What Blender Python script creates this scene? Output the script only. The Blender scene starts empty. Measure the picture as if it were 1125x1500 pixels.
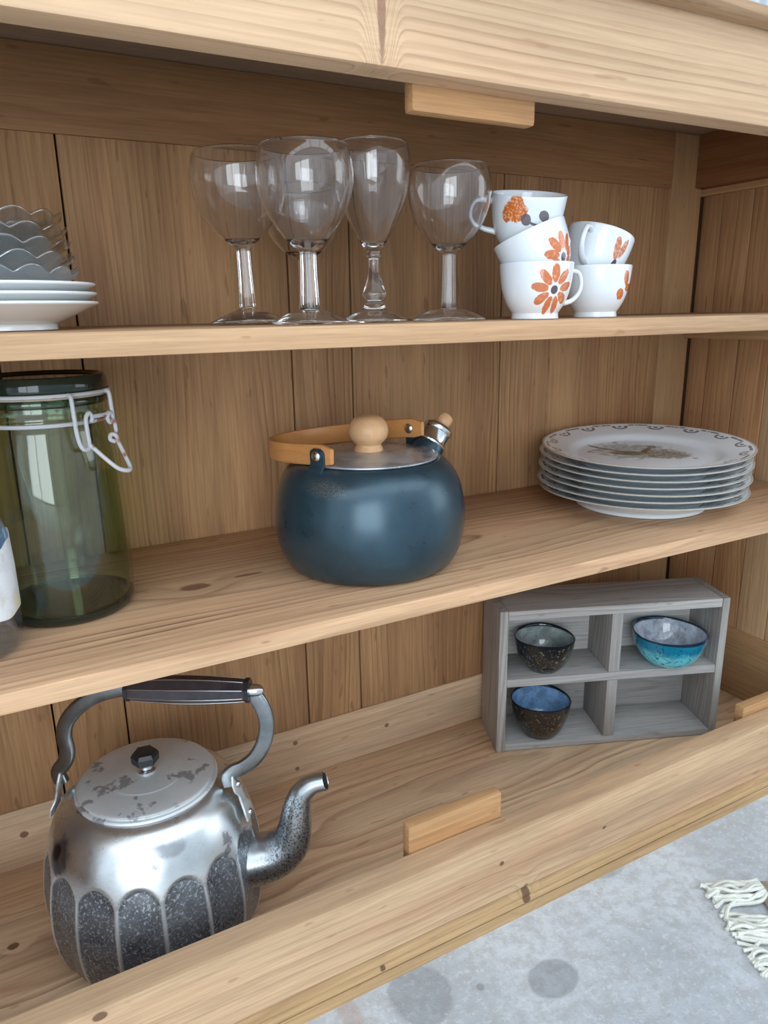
import bpy, bmesh, math, random
from mathutils import Vector, Matrix, noise
PI = math.pi
D = bpy.data
COL = bpy.context.scene.collection
random.seed(7)

# ------------------------------------------------------------------ camera numbers
CAM = Vector((-0.98496, -0.81160, 0.61803))
CAM_ROT = (1.301390, 0.015696, -0.495162)
LENS = 25.5575
Z1, Z2, ZB = 0.6084, 0.3684, 0.0136          # tops of top shelf, middle shelf, bottom board


def facing(x, y):
    """rotation about z whose local x runs to the right and local y away, seen from the front of the cabinet"""
    n = Vector((x - CAM.x, y - CAM.y)).normalized()
    return math.atan2(-n.x, n.y)


# ------------------------------------------------------------------ node helper
class G:
    def __init__(self, name):
        self.m = D.materials.new(name)
        self.m.use_nodes = True
        self.t = self.m.node_tree
        self.t.nodes.clear()
        self.out = self.t.nodes.new('ShaderNodeOutputMaterial')
        self._obj = None

    def n(self, typ, **kw):
        nd = self.t.nodes.new(typ)
        for k, v in kw.items():
            setattr(nd, k, v)
        return nd

    def put(self, sock, v):
        if v is None:
            return
        if hasattr(v, 'is_output') or isinstance(v, bpy.types.NodeSocket):
            self.t.links.new(v, sock)
        else:
            if isinstance(v, (tuple, list)) and len(v) == 3 and sock.type == 'RGBA':
                v = (*v, 1)
            sock.default_value = v

    def M(self, op, a, b=None, c=None, clamp=False):
        nd = self.n('ShaderNodeMath', operation=op, use_clamp=clamp)
        self.put(nd.inputs[0], a)
        self.put(nd.inputs[1], b)
        self.put(nd.inputs[2], c)
        return nd.outputs[0]

    def add(self, a, b): return self.M('ADD', a, b)
    def sub(self, a, b): return self.M('SUBTRACT', a, b)
    def mul(self, a, b): return self.M('MULTIPLY', a, b)
    def mx(self, a, b): return self.M('MAXIMUM', a, b)
    def mn(self, a, b): return self.M('MINIMUM', a, b)
    def hyp(self, a, b): return self.M('SQRT', self.add(self.mul(a, a), self.mul(b, b)))

    def ss(self, v, lo, hi, a=0.0, b=1.0):
        nd = self.n('ShaderNodeMapRange', interpolation_type='SMOOTHSTEP')
        for s, x in zip(nd.inputs, (v, lo, hi, a, b)):
            self.put(s, x)
        return nd.outputs[0]

    def lin(self, v, lo, hi, a=0.0, b=1.0):
        nd = self.n('ShaderNodeMapRange')
        for s, x in zip(nd.inputs, (v, lo, hi, a, b)):
            self.put(s, x)
        return nd.outputs[0]

    def mix(self, f, a, b, mode='MIX'):
        nd = self.n('ShaderNodeMix', data_type='RGBA', blend_type=mode)
        self.put(nd.inputs[0], f)
        self.put(nd.inputs[6], a)
        self.put(nd.inputs[7], b)
        return nd.outputs[2]

    def obj(self):
        if self._obj is None:
            self._obj = self.n('ShaderNodeTexCoord').outputs['Object']
        return self._obj

    def xyz(self, v=None):
        nd = self.n('ShaderNodeSeparateXYZ')
        self.put(nd.inputs[0], v if v is not None else self.obj())
        return nd.outputs[0], nd.outputs[1], nd.outputs[2]

    def vec(self, x, y, z):
        nd = self.n('ShaderNodeCombineXYZ')
        for s, v in zip(nd.inputs, (x, y, z)):
            self.put(s, v)
        return nd.outputs[0]

    def noise(self, v, scale, detail=2.0, rough=0.5, w=None):
        nd = self.n('ShaderNodeTexNoise')
        if w is not None:
            nd.noise_dimensions = '4D'
            self.put(nd.inputs['W'], w)
        self.put(nd.inputs['Vector'], v)
        self.put(nd.inputs['Scale'], scale)
        self.put(nd.inputs['Detail'], detail)
        self.put(nd.inputs['Roughness'], rough)
        return nd.outputs[0]

    def seed(self):
        nd = self.n('ShaderNodeAttribute', attribute_type='OBJECT', attribute_name='seed')
        return nd.outputs['Fac']

    def bump(self, h, strength=0.2, dist=0.001):
        nd = self.n('ShaderNodeBump')
        self.put(nd.inputs['Height'], h)
        nd.inputs['Strength'].default_value = strength
        nd.inputs['Distance'].default_value = dist
        return nd.outputs[0]

    def bsdf(self, color, rough=0.5, metal=0.0, normal=None, **kw):
        nd = self.n('ShaderNodeBsdfPrincipled')
        self.put(nd.inputs['Base Color'], color)
        self.put(nd.inputs['Roughness'], rough)
        self.put(nd.inputs['Metallic'], metal)
        if normal is not None:
            self.put(nd.inputs['Normal'], normal)
        for k, v in kw.items():
            self.put(nd.inputs[k.replace('_', ' ')], v)
        self.t.links.new(nd.outputs[0], self.out.inputs[0])
        return self.m


def lin(r, g, b):
    f = lambda c: (c / 255 / 12.92) if c / 255 <= 0.04045 else ((c / 255 + 0.055) / 1.055) ** 2.4
    return (f(r), f(g), f(b))


# ------------------------------------------------------------------ materials
def wood(name, light, dark, axis, ring=0.0055, contrast=0.6, swirl=0.012, blotch=0.5, tint=None,
         rough=0.6, knots=(), grey=0.0, fibre=0.16, depth=0.03, bump=0.25, knotcol=None, cseed=None, freq=1.6, sharp=2.6):
    """pine cut from a log along `axis`; growth rings round an off-board pith, knots at given places"""
    if not grey:
        wk = lambda c: tuple(v * k for v, k in zip(c, (1.02, 0.94, 0.82)))
        light, dark = wk(light), wk(dark)
        tint = wk(tint) if tint else None
    g = G(name)
    X = g.xyz()
    ia = 'XYZ'.index(axis)
    al = X[ia]
    oth = [X[i] for i in range(3) if i != ia]
    a, b = oth
    sd = g.seed()
    wn = g.n('ShaderNodeTexWhiteNoise', noise_dimensions='1D')
    g.put(wn.inputs['W'], sd)
    sep = g.n('ShaderNodeSeparateColor')
    g.put(sep.inputs[0], wn.outputs['Color'])
    h1, h2, h3 = sep.outputs
    off = g.mul(sd, 3.7)
    # bending of the rings along the board
    wv = g.vec(g.add(g.mul(al, freq), off), g.mul(a, 6.0), g.mul(b, 6.0))
    bend = g.mul(g.sub(g.noise(wv, 1.0, 2.0, 0.5), 0.5), swirl * 4)
    kn_mask = None
    for (ka, kb, kc, ra, rb) in knots:
        # place along grain, across (first other axis), other axis or None
        da = g.M('DIVIDE', g.sub(al, ka), ra)
        cc = a if kc == 0 else b
        db = g.M('DIVIDE', g.sub(cc, kb), rb)
        d = g.hyp(da, db)
        wob = g.mul(g.sub(g.noise(g.obj(), 90.0, 2.0), 0.5), 0.6)
        mk = g.ss(g.add(d, wob), 0.75, 1.1, 1.0, 0.0)
        kn_mask = mk if kn_mask is None else g.mx(kn_mask, mk)
        e = g.M('EXPONENT', g.mul(g.mul(d, d), -0.16))
        bend = g.add(bend, g.mul(e, rb * 1.3))
    pa = g.sub(a, g.mul(g.sub(h1, 0.5), 0.12))
    pb = g.add(b, g.add(depth, g.mul(h2, 0.06)))
    r = g.add(g.hyp(pa, pb), bend)
    # rings of uneven width
    rw = g.noise(g.vec(g.mul(r, 0.9 / ring), off, 0.0), 1.0, 1.0)
    ph = g.add(g.M('DIVIDE', r, ring), g.mul(g.sub(rw, 0.5), 1.5))
    ph = g.add(ph, g.mul(g.noise(g.vec(g.mul(al, 9), g.mul(a, 70), g.mul(b, 70)), 1.0, 2.0), 0.35))
    fr = g.M('FRACT', ph)
    late = g.M('POWER', fr, sharp)
    late = g.mul(late, g.ss(fr, 0.84, 1.0, 1.0, 0.0))
    wring = g.n('ShaderNodeTexWhiteNoise', noise_dimensions='1D')
    g.put(wring.inputs['W'], g.add(g.M('FLOOR', ph), off))
    late = g.mul(late, g.lin(wring.outputs['Value'], 0, 1, 0.35, 1.25))
    lowf = g.noise(g.vec(g.add(g.mul(al, 2.5), off), g.mul(a, 14), g.mul(b, 14)), 1.0, 3.0)
    amp = g.lin(lowf, 0.32, 0.7, contrast * 0.3, contrast * 1.6)
    f = g.mul(g.mul(late, amp), 1.25)
    col = g.mix(f, light, dark)
    # colour drift between and within boards
    drift = g.noise(g.vec(g.add(g.mul(al, 3.0), off), g.mul(a, 20), g.mul(b, 20)), 1.0, 2.0)
    t2 = tint or tuple(c * k for c, k in zip(light, (0.92, 0.78, 0.66)))
    col = g.mix(g.mul(g.ss(drift, 0.42, 0.72), blotch), col, t2)
    fib = g.noise(g.vec(g.mul(al, 14), g.mul(a, 420), g.mul(b, 420)), 1.0, 3.0, 0.6)
    k = g.lin(fib, 0.3, 0.7, 1 - fibre, 1 + fibre)
    pale = g.noise(g.vec(g.add(g.mul(al, 2.0), g.mul(off, 1.7)), g.mul(a, 17), g.mul(b, 17)), 1.0, 2.0)
    k = g.mul(k, g.lin(pale, 0.3, 0.7, 0.84, 1.16))
    k = g.mul(k, g.lin(h3, 0, 1, 0.9, 1.08))
    kc3 = g.vec(k, k, k)
    col = g.mix(1.0, col, kc3, 'MULTIPLY')
    # small dark flecks
    fl = g.noise(g.vec(g.mul(al, 30), g.mul(a, 130), g.mul(b, 130)), 1.0, 1.0)
    col = g.mix(g.ss(fl, 0.70, 0.78, 0.0, 0.45), col, dark)
    if kn_mask is not None:
        col = g.mix(g.mul(kn_mask, 0.85), col, knotcol or tuple(c * 0.45 for c in dark))
    if grey:
        gn = g.noise(g.obj(), 26.0, 4.0, 0.6)
        col = g.mix(g.lin(gn, 0.3, 0.7, grey * 0.6, grey), col, lin(164, 162, 160))
    hgt = g.add(g.mul(late, -0.6), g.mul(fib, 0.5))
    return g.bsdf(col, rough, 0, g.bump(hgt, bump, 0.0006), Specular_IOR_Level=0.3)


def ceramic(name, color=(0.80, 0.83, 0.86), rough=0.12, deco=None):
    g = G(name)
    col = color
    if deco:
        col = deco(g, color)
    nv = g.bump(g.noise(g.obj(), 40, 2), 0.05, 0.0008)
    return g.bsdf(col, rough, 0, nv, Coat_Weight=0.3, Coat_Roughness=0.06)


ORANGE, UMBER = lin(206, 106, 42), lin(92, 78, 84)


def uv_at(g, az):
    """arc coordinate u round the axis from azimuth az (0 = towards the front, + to the right) and height v, with a mask for that side"""
    x, y, z = g.xyz()
    ang = g.M('ARCTAN2', x, g.mul(y, -1))
    u = g.mul(g.sub(ang, az), 0.033 / 1.3)
    return u, g.M('DIVIDE', z, 1.3), g.ss(g.M('ABSOLUTE', g.sub(ang, az)), 1.1, 1.2, 1.0, 0.0)


def daisy(az, v0, petals=9, R=0.0105, rot=0.0):
    def f(g, base):
        u, v, side = uv_at(g, az)
        v = g.sub(v, v0 / 1.3)
        rho = g.hyp(u, v)
        th = g.add(g.M('ARCTAN2', v, u), rot)
        w = 2 * PI / petals
        cell = g.mul(g.sub(g.M('FRACT', g.M('DIVIDE', th, w)), 0.5), w)
        px = g.sub(g.mul(rho, g.M('COSINE', cell)), R)
        py = g.mul(rho, g.M('SINE', cell))
        d = g.hyp(g.M('DIVIDE', px, 0.0066), g.M('DIVIDE', py, 0.0032))
        nz = g.noise(g.obj(), 320, 3)
        d = g.add(d, g.mul(g.sub(nz, 0.5), 0.35))
        m = g.mul(g.ss(d, 0.9, 1.06, 1.0, 0.0), side)
        oc = g.mix(g.ss(nz, 0.5, 0.75, 0.0, 0.7), ORANGE, lin(232, 170, 120))
        c = g.mix(g.mul(m, 0.95), base, oc)
        m2 = g.mul(g.ss(rho, 0.0026, 0.0034, 1.0, 0.0), side)
        return g.mix(m2, c, UMBER)
    return f


def ell(g, u, v, u0, v0, ru, rv, rot=0.0):
    cu, cv = g.sub(u, u0), g.sub(v, v0)
    if rot:
        c, s = math.cos(rot), math.sin(rot)
        cu, cv = g.add(g.mul(cu, c), g.mul(cv, s)), g.sub(g.mul(cv, c), g.mul(cu, s))
    return g.hyp(g.M('DIVIDE', cu, ru), g.M('DIVIDE', cv, rv))


def spray(az, v0):
    def f(g, base):
        u, v, side = uv_at(g, az)
        v = g.sub(v, v0 / 1.3)
        nz = g.noise(g.obj(), 420, 3)
        wob = g.mul(g.sub(nz, 0.5), 0.5)
        d = ell(g, u, v, -0.0125, 0.0045, 0.0085, 0.0075)
        d = g.mn(d, ell(g, u, v, -0.0120, 0.0105, 0.0045, 0.005))
        d = g.mn(d, ell(g, u, v, -0.0185, 0.0015, 0.004, 0.005))
        m = g.mul(g.ss(g.add(d, wob), 0.9, 1.05, 1.0, 0.0), side)
        oc = g.mix(g.ss(nz, 0.48, 0.66, 0.0, 0.85), ORANGE, lin(236, 180, 130))
        c = g.mix(m, base, oc)
        e = ell(g, u, v, -0.0045, -0.0005, 0.0035, 0.0042, 0.4)
        e = g.mn(e, ell(g, u, v, 0.0080, 0.0020, 0.0044, 0.0034, -0.7))
        e = g.mn(e, ell(g, u, v, 0.0070, -0.0080, 0.0044, 0.0028, -0.1))
        st = g.M('ABSOLUTE', g.sub(v, g.sub(g.mul(g.mul(g.sub(u, 0.006), g.sub(u, 0.006)), 30.0), 0.0040)))
        sm = g.mul(g.ss(st, 0.0006, 0.0011, 1.0, 0.0), g.mul(g.ss(u, -0.005, -0.003), g.ss(u, 0.015, 0.017, 1.0, 0.0)))
        k = g.mul(g.mx(g.ss(g.add(e, g.mul(wob, 0.4)), 0.92, 1.05, 1.0, 0.0), sm), side)
        return g.mix(g.mul(k, 0.92), c, UMBER)
    return f


def bud(az, v0):
    def f(g, base):
        u, v, side = uv_at(g, az)
        v = g.sub(v, v0 / 1.3)
        nz = g.noise(g.obj(), 320, 3)
        wob = g.mul(g.sub(nz, 0.5), 0.4)
        d = g.mn(ell(g, u, v, -0.002, 0.004, 0.0032, 0.0085, 0.2), ell(g, u, v, 0.004, 0.005, 0.003, 0.008, -0.2))
        m = g.mul(g.ss(g.add(d, wob), 0.9, 1.05, 1.0, 0.0), side)
        c = g.mix(m, base, g.mix(g.ss(nz, 0.45, 0.6, 0.1, 0.7), lin(196, 110, 70), lin(226, 180, 160)))
        e = ell(g, u, v, 0.001, -0.0085, 0.0028, 0.0050)
        return g.mix(g.mul(g.ss(e, 0.9, 1.05, 1.0, 0.0), side), c, UMBER)
    return f


def petals_pair(az, v0):
    def f(g, base):
        u, v, side = uv_at(g, az)
        v = g.sub(v, v0 / 1.3)
        nz = g.noise(g.obj(), 320, 3)
        wob = g.mul(g.sub(nz, 0.5), 0.4)
        d = g.mn(ell(g, u, v, 0.000, 0.006, 0.0034, 0.0062, 0.3), ell(g, u, v, -0.004, -0.006, 0.0040, 0.0050, 0.8))
        d = g.mn(d, ell(g, u, v, 0.006, -0.001, 0.0055, 0.0032, 0.0))
        m = g.mul(g.ss(g.add(d, wob), 0.9, 1.05, 1.0, 0.0), side)
        return g.mix(m, base, g.mix(g.ss(nz, 0.5, 0.7, 0.0, 0.6), ORANGE, lin(226, 160, 110)))
    return f


def dinner_deco(full):
    def f(g, base):
        x, y, z = g.xyz()
        r = g.hyp(x, y)
        th = g.M('ARCTAN2', y, x)
        N = 15
        w = 2 * PI / N
        cell = g.mul(g.sub(g.M('FRACT', g.M('DIVIDE', th, w)), 0.5), w)
        cx = g.mul(cell, 0.12)
        cy = g.sub(r, 0.1185)
        ring = g.M('ABSOLUTE', g.sub(ell(g, cx, cy, 0, 0, 0.0090, 0.0062), 1.0))
        m = g.mul(g.ss(ring, 0.20, 0.34, 1.0, 0.0), g.ss(cy, 0.002, 0.004, 1.0, 0.0))
        m = g.mx(m, g.ss(ell(g, cx, cy, 0, 0.000, 0.0036, 0.0026), 0.8, 1.1, 1.0, 0.0))
        cell2 = g.M('ABSOLUTE', g.sub(g.M('ABSOLUTE', cx), 0.0185))
        m = g.mx(m, g.ss(ell(g, cell2, cy, 0.002, 0.0052, 0.006, 0.0020), 0.8, 1.1, 1.0, 0.0))
        m = g.mul(m, g.ss(g.noise(g.obj(), 260, 2), 0.3, 0.42))
        c = g.mix(g.mul(m, 0.8), base, lin(96, 82, 82))
        gold = g.ss(r, 0.1275, 0.1285)
        c = g.mix(g.mul(gold, 0.65), c, lin(150, 128, 100))
        if full:
            nz = g.noise(g.obj(), 90, 4, 0.65)
            y = g.sub(y, 0.030)
            wob = g.mul(g.sub(nz, 0.5), 1.3)
            fo = g.ss(g.add(ell(g, x, y, -0.012, -0.004, 0.058, 0.044), wob), 0.75, 1.05, 1.0, 0.0)
            lc = g.mix(g.ss(nz, 0.42, 0.6), lin(128, 158, 160), lin(196, 210, 205))
            c = g.mix(g.mul(fo, 0.7), c, lc)
            bush = g.ss(g.add(ell(g, x, y, 0.024, -0.012, 0.034, 0.028), wob), 0.7, 1.05, 1.0, 0.0)
            bc = g.mix(g.ss(g.noise(g.obj(), 240, 3), 0.4, 0.6), lin(120, 112, 92), lin(170, 160, 138))
            c = g.mix(g.mul(bush, 0.85), c, bc)
            d = ell(g, x, y, -0.020, -0.014, 0.025, 0.0120, 0.10)              # body
            d = g.mn(d, ell(g, x, y, 0.001, 0.004, 0.0042, 0.027, -0.28))      # neck
            d = g.mn(d, ell(g, x, y, 0.0085, 0.028, 0.0062, 0.0060, -0.2))     # head
            d = g.mn(d, ell(g, x, y, -0.052, 0.003, 0.026, 0.0034, -0.42))     # tail
            bm = g.ss(g.add(d, g.mul(wob, 0.12)), 0.88, 1.05, 1.0, 0.0)
            c = g.mix(g.mul(bm, 0.9), c, g.mix(g.ss(nz, 0.4, 0.65), lin(92, 72, 50), lin(142, 122, 92)))
            ins = g.mn(ell(g, x, y, -0.070, -0.020, 0.003, 0.003), ell(g, x, y, 0.062, -0.028, 0.004, 0.003))
            ins = g.mn(ins, ell(g, x, y, -0.040, 0.040, 0.004, 0.003))
            c = g.mix(g.ss(ins, 0.7, 1.1, 0.8, 0.0), c, lin(110, 112, 120))
        return c
    return f


def thin_glass(name, tint, refl=0.05):
    g = G(name)
    lw = g.n('ShaderNodeLayerWeight')
    lw.inputs[0].default_value = 0.5
    fc = lw.outputs['Facing']
    k = g.add(refl, g.mul(g.M('POWER', fc, 4.0), 0.75))
    tr = g.n('ShaderNodeBsdfTransparent')
    col = g.mix(g.M('POWER', fc, 2.5), tint, tuple(c ** 2 for c in tint))
    g.put(tr.inputs[0], col)
    gl = g.n('ShaderNodeBsdfGlossy')
    gl.inputs['Color'].default_value = (0.95, 0.97, 1, 1)
    gl.inputs['Roughness'].default_value = 0.03
    mx = g.n('ShaderNodeMixShader')
    g.put(mx.inputs[0], k)
    g.t.links.new(tr.outputs[0], mx.inputs[1])
    g.t.links.new(gl.outputs[0], mx.inputs[2])
    g.t.links.new(mx.outputs[0], g.out.inputs[0])
    return g.m


def real_glass(name, color=(1, 1, 1), ior=1.47, rough=0.0, haze=0.010):
    g = G(name)
    gl = g.n('ShaderNodeBsdfGlass')
    gl.inputs['Color'].default_value = (*color, 1)
    gl.inputs['Roughness'].default_value = rough
    gl.inputs['IOR'].default_value = ior
    df = g.n('ShaderNodeBsdfDiffuse')  # pale diffuse share stands in for hazy window reflections in the glass
    df.inputs[0].default_value = (0.85, 0.88, 0.92, 1)
    mx = g.n('ShaderNodeMixShader')
    mx.inputs[0].default_value = haze
    g.t.links.new(gl.outputs[0], mx.inputs[1])
    g.t.links.new(df.outputs[0], mx.inputs[2])
    g.t.links.new(mx.outputs[0], g.out.inputs[0])
    return g.m


def plain(name, color, rough=0.5, metal=0.0, var=0.0, scale=60, **kw):
    g = G(name)
    col = color
    if var:
        nz = g.noise(g.obj(), scale, 4, 0.6)
        col = g.mix(g.lin(nz, 0.3, 0.7), tuple(c * (1 - var) for c in color), tuple(min(1, c * (1 + var)) for c in color))
    return g.bsdf(col, rough, metal, **kw)


MAT = {}
PL, PD = lin(180, 144, 109), lin(118, 79, 52)
GT = lin(172, 148, 124)
MAT['panel'] = wood('pine_back_panel', PL, PD, 'Z', ring=0.0062, contrast=0.50, swirl=0.012, blotch=0.6, tint=lin(152, 113, 86), sharp=2.0)
MAT['panel_side'] = wood('pine_side_panel', lin(176, 138, 104), lin(110, 72, 46), 'Z', ring=0.0085, contrast=0.60, swirl=0.016, blotch=0.6, tint=lin(150, 108, 76))
MAT['panel_pale'] = wood('pine_side_panel_pale', lin(208, 178, 144), lin(164, 124, 90), 'Z', ring=0.0090, contrast=0.40, swirl=0.012, blotch=0.3)
MAT['rail'] = wood('pine_rail', lin(164, 126, 90), lin(118, 78, 50), 'X', ring=0.012, contrast=0.35, swirl=0.012, blotch=0.5, tint=lin(160, 120, 86))
MAT['rail_pale'] = wood('pine_skirting', lin(222, 198, 174), lin(170, 134, 106), 'X', ring=0.013, contrast=0.35, swirl=0.012, blotch=0.35,
                        knots=((0.114, 0.0, 1, 0.0035, 0.0035), (-0.024, 0.0156, 1, 0.0035, 0.0035), (-0.023, -0.0235, 1, 0.003, 0.003), (-0.352, 0.0046, 1, 0.0045, 0.0045)), knotcol=lin(120, 90, 68))
MAT['rail_side'] = wood('pine_side_rail', lin(190, 156, 118), lin(140, 100, 66), 'Y', ring=0.009, contrast=0.45, blotch=0.4, tint=lin(170, 130, 94))
MAT['rail_dark'] = wood('pine_dark_side_rail', lin(140, 98, 66), lin(96, 60, 38), 'Y', ring=0.010, contrast=0.4, blotch=0.4)
MAT['stile'] = wood('pine_stile', lin(176, 144, 111), lin(136, 99, 68), 'Z', ring=0.011, contrast=0.3, blotch=0.3)
MAT['shelf'] = wood('pine_shelf', lin(194, 163, 135), lin(120, 80, 58), 'X', ring=0.0085, contrast=0.85, swirl=0.012, blotch=0.5, tint=lin(184, 146, 120),
                    knots=((-0.2055, -0.0106, 0, 0.015, 0.0085), (-0.15, -0.004, 0, 0.016, 0.003)), knotcol=lin(112, 76, 58))
MAT['shelf_plain'] = wood('pine_shelf_upper', lin(192, 160, 130), lin(150, 110, 80), 'X', ring=0.012, contrast=0.35, blotch=0.4, tint=lin(190, 150, 118))
MAT['base'] = wood('pine_bottom', lin(216, 190, 164), lin(136, 98, 74), 'X', ring=0.0115, contrast=0.62, swirl=0.022, blotch=0.5, freq=2.2, tint=lin(192, 154, 128),
                   knots=((-0.414, 0.029, 0, 0.006, 0.005), (0.10, -0.02, 0, 0.02, 0.008)))
MAT['beam'] = wood('pine_beam', lin(210, 182, 155), lin(164, 129, 101), 'X', ring=0.0060, contrast=0.85, swirl=0.004, blotch=0.3, depth=0.05,
                   tint=lin(204, 169, 142), knots=((0.015, 0.005, 1, 0.0035, 0.040),), knotcol=lin(150, 112, 90), fibre=0.08)
MAT['plinth'] = wood('pine_plinth', lin(186, 160, 134), lin(136, 102, 76), 'X', ring=0.0125, contrast=0.42, swirl=0.016, blotch=0.5,
                     tint=lin(180, 142, 114), knots=((0.0717, -0.0256, 1, 0.0045, 0.010), (0.0389, 0.0229, 1, 0.003, 0.003), (-0.343, 0.047, 1, 0.006, 0.004), (0.18, 0.010, 1, 0.003, 0.002)), knotcol=lin(96, 66, 48))
MAT['moulding'] = wood('pine_moulding', lin(180, 153, 118), lin(132, 98, 68), 'X', ring=0.010, contrast=0.5, swirl=0.010, blotch=0.4, tint=lin(166, 132, 96),
                       knots=((0.0717, 0.004, 1, 0.0055, 0.011), (-0.10, 0.0, 1, 0.003, 0.003)), knotcol=lin(90, 62, 46))
MAT['block'] = wood('pine_block', lin(188, 150, 112), lin(150, 106, 72), 'X', ring=0.006, contrast=0.35)
MAT['ceilwood'] = wood('old_grey_board', lin(186, 160, 130), lin(140, 114, 88), 'X', ring=0.010, contrast=0.3, grey=0.3)
MAT['crate'] = wood('weathered_grey_board', lin(186, 182, 178), lin(108, 102, 98), 'X', ring=0.0065, contrast=0.6, swirl=0.02, blotch=0.35,
                    tint=lin(142, 130, 120), grey=0.36, rough=0.85, bump=0.5, fibre=0.2)
MAT['crate_v'] = wood('weathered_grey_upright', lin(178, 172, 166), lin(100, 92, 88), 'Z', ring=0.0065, contrast=0.65, swirl=0.02, blotch=0.4,
                      tint=lin(128, 112, 100), grey=0.30, rough=0.85, bump=0.5, fibre=0.2)
MAT['handlewood'] = wood('varnished_bent_wood', lin(214, 156, 100), lin(176, 116, 68), 'X', ring=0.010, contrast=0.3, swirl=0.004, blotch=0.2, rough=0.35, fibre=0.06)
MAT['knobwood'] = wood('turned_beech', lin(224, 184, 146), lin(190, 146, 104), 'Z', ring=0.012, contrast=0.3, swirl=0.004, blotch=0.2, rough=0.35, fibre=0.06)

WHITE = (0.80, 0.84, 0.88)
MAT['cup_daisy'] = ceramic('cup_daisy_low', WHITE, deco=daisy(0.56, 0.0258, 9, 0.0112, 0.16))
MAT['cup_daisy2'] = ceramic('cup_daisy_right', WHITE, deco=daisy(0.84, 0.0165, 10, 0.0112, 0.05))
MAT['cup_spray'] = ceramic('cup_spray', WHITE, deco=spray(0.17, 0.0325))
MAT['cup_bud'] = ceramic('cup_bud', WHITE, deco=bud(0.72, 0.028))
MAT['cup_pair'] = ceramic('cup_pair', WHITE, deco=petals_pair(1.05, 0.030))
MAT['white'] = ceramic('white_stoneware', (0.78, 0.80, 0.80), 0.15)
MAT['dinner'] = ceramic('dinner_porcelain', (0.87, 0.91, 0.95), 0.22, dinner_deco(True))
MAT['dinner_under'] = ceramic('dinner_porcelain_rim', (0.86, 0.92, 0.94), 0.25, dinner_deco(False))
MAT['glass'] = real_glass('clear_glass', (1, 1, 1), 1.47)
MAT['bowlglass'] = thin_glass('clear_thin_glass', (0.965, 0.97, 0.98), 0.045)
MAT['dishglass'] = thin_glass('pressed_glass', (0.955, 0.975, 0.98), 0.20)
MAT['green'] = thin_glass('green_glass', (0.83, 0.89, 0.78), 0.05)
MAT['greendeep'] = thin_glass('green_glass_thick', (0.34, 0.46, 0.30), 0.06)
MAT['greenlid'] = thin_glass('green_lid_glass', (0.40, 0.45, 0.30), 0.06)
MAT['bottleglass'] = thin_glass('bottle_glass', (0.88, 0.93, 0.98), 0.10)


def rusty_wire():
    g = G('galvanised_wire')
    nz = g.noise(g.obj(), 55, 3)
    c = g.mix(g.ss(nz, 0.60, 0.68), lin(196, 196, 198), lin(160, 96, 70))
    return g.bsdf(c, 0.6, 0.15)


MAT['wire'] = rusty_wire()
MAT['blackgreen'] = plain('dark_green_glass_edge', (0.012, 0.020, 0.012), 0.06)
MAT['rubber'] = plain('jar_seal', lin(168, 150, 136), 0.7, var=0.2)
MAT['chrome'] = plain('chrome', (0.72, 0.74, 0.77), 0.16, 1.0)
MAT['rivet'] = plain('nickel_rivet', (0.75, 0.75, 0.74), 0.22, 1.0)
MAT['black'] = plain('black_bakelite', (0.018, 0.018, 0.022), 0.22)
MAT['ebony'] = plain('dark_grip', (0.035, 0.028, 0.032), 0.18, var=0.3, Coat_Weight=0.5)
MAT['dark'] = plain('dark_gap', lin(70, 46, 30), 0.9)


def kettle_enamel():
    g = G('petrol_blue_metallic')
    nz = g.noise(g.obj(), 34, 5, 0.65)
    x, y, z = g.xyz()
    c = g.mix(g.lin(nz, 0.3, 0.7), lin(40, 62, 74), lin(50, 76, 88))
    # worn patch below the front bracket and scuffs
    d = ell(g, x, z, -0.040, 0.094, 0.026, 0.010)
    n2 = g.noise(g.obj(), 800, 4, 0.8)
    fr = g.mul(g.ss(y, -0.02, -0.04), g.mul(g.ss(d, 0.2, 1.1, 1.0, 0.0), g.ss(n2, 0.40, 0.66)))
    c = g.mix(g.mul(fr, 0.65), c, lin(140, 134, 124))
    sc = g.ss(g.noise(g.vec(g.mul(x, 60), g.mul(y, 60), g.mul(z, 34)), 1.0, 4, 0.7), 0.66, 0.74)
    low = g.ss(z, 0.0, 0.05, 0.30, 0.0)
    c = g.mix(g.mul(sc, low), c, lin(120, 132, 138))
    sp = g.ss(g.noise(g.obj(), 150, 1), 0.80, 0.82)
    c = g.mix(g.mul(sp, 0.7), c, lin(190, 200, 204))
    r = g.lin(nz, 0.3, 0.7, 0.26, 0.36)
    return g.bsdf(c, r, 0.45, Coat_Weight=0.35, Coat_Roughness=0.22)


MAT['petrol'] = kettle_enamel()


def lid_metal():
    g = G('hazy_steel_lid')
    nz = g.noise(g.obj(), 30, 4, 0.6)
    c = g.mix(g.ss(nz, 0.40, 0.62), lin(158, 162, 168), lin(196, 197, 200))
    return g.bsdf(c, g.lin(nz, 0.35, 0.65, 0.22, 0.42), 0.62)


MAT['lidmetal'] = lid_metal()


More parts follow.
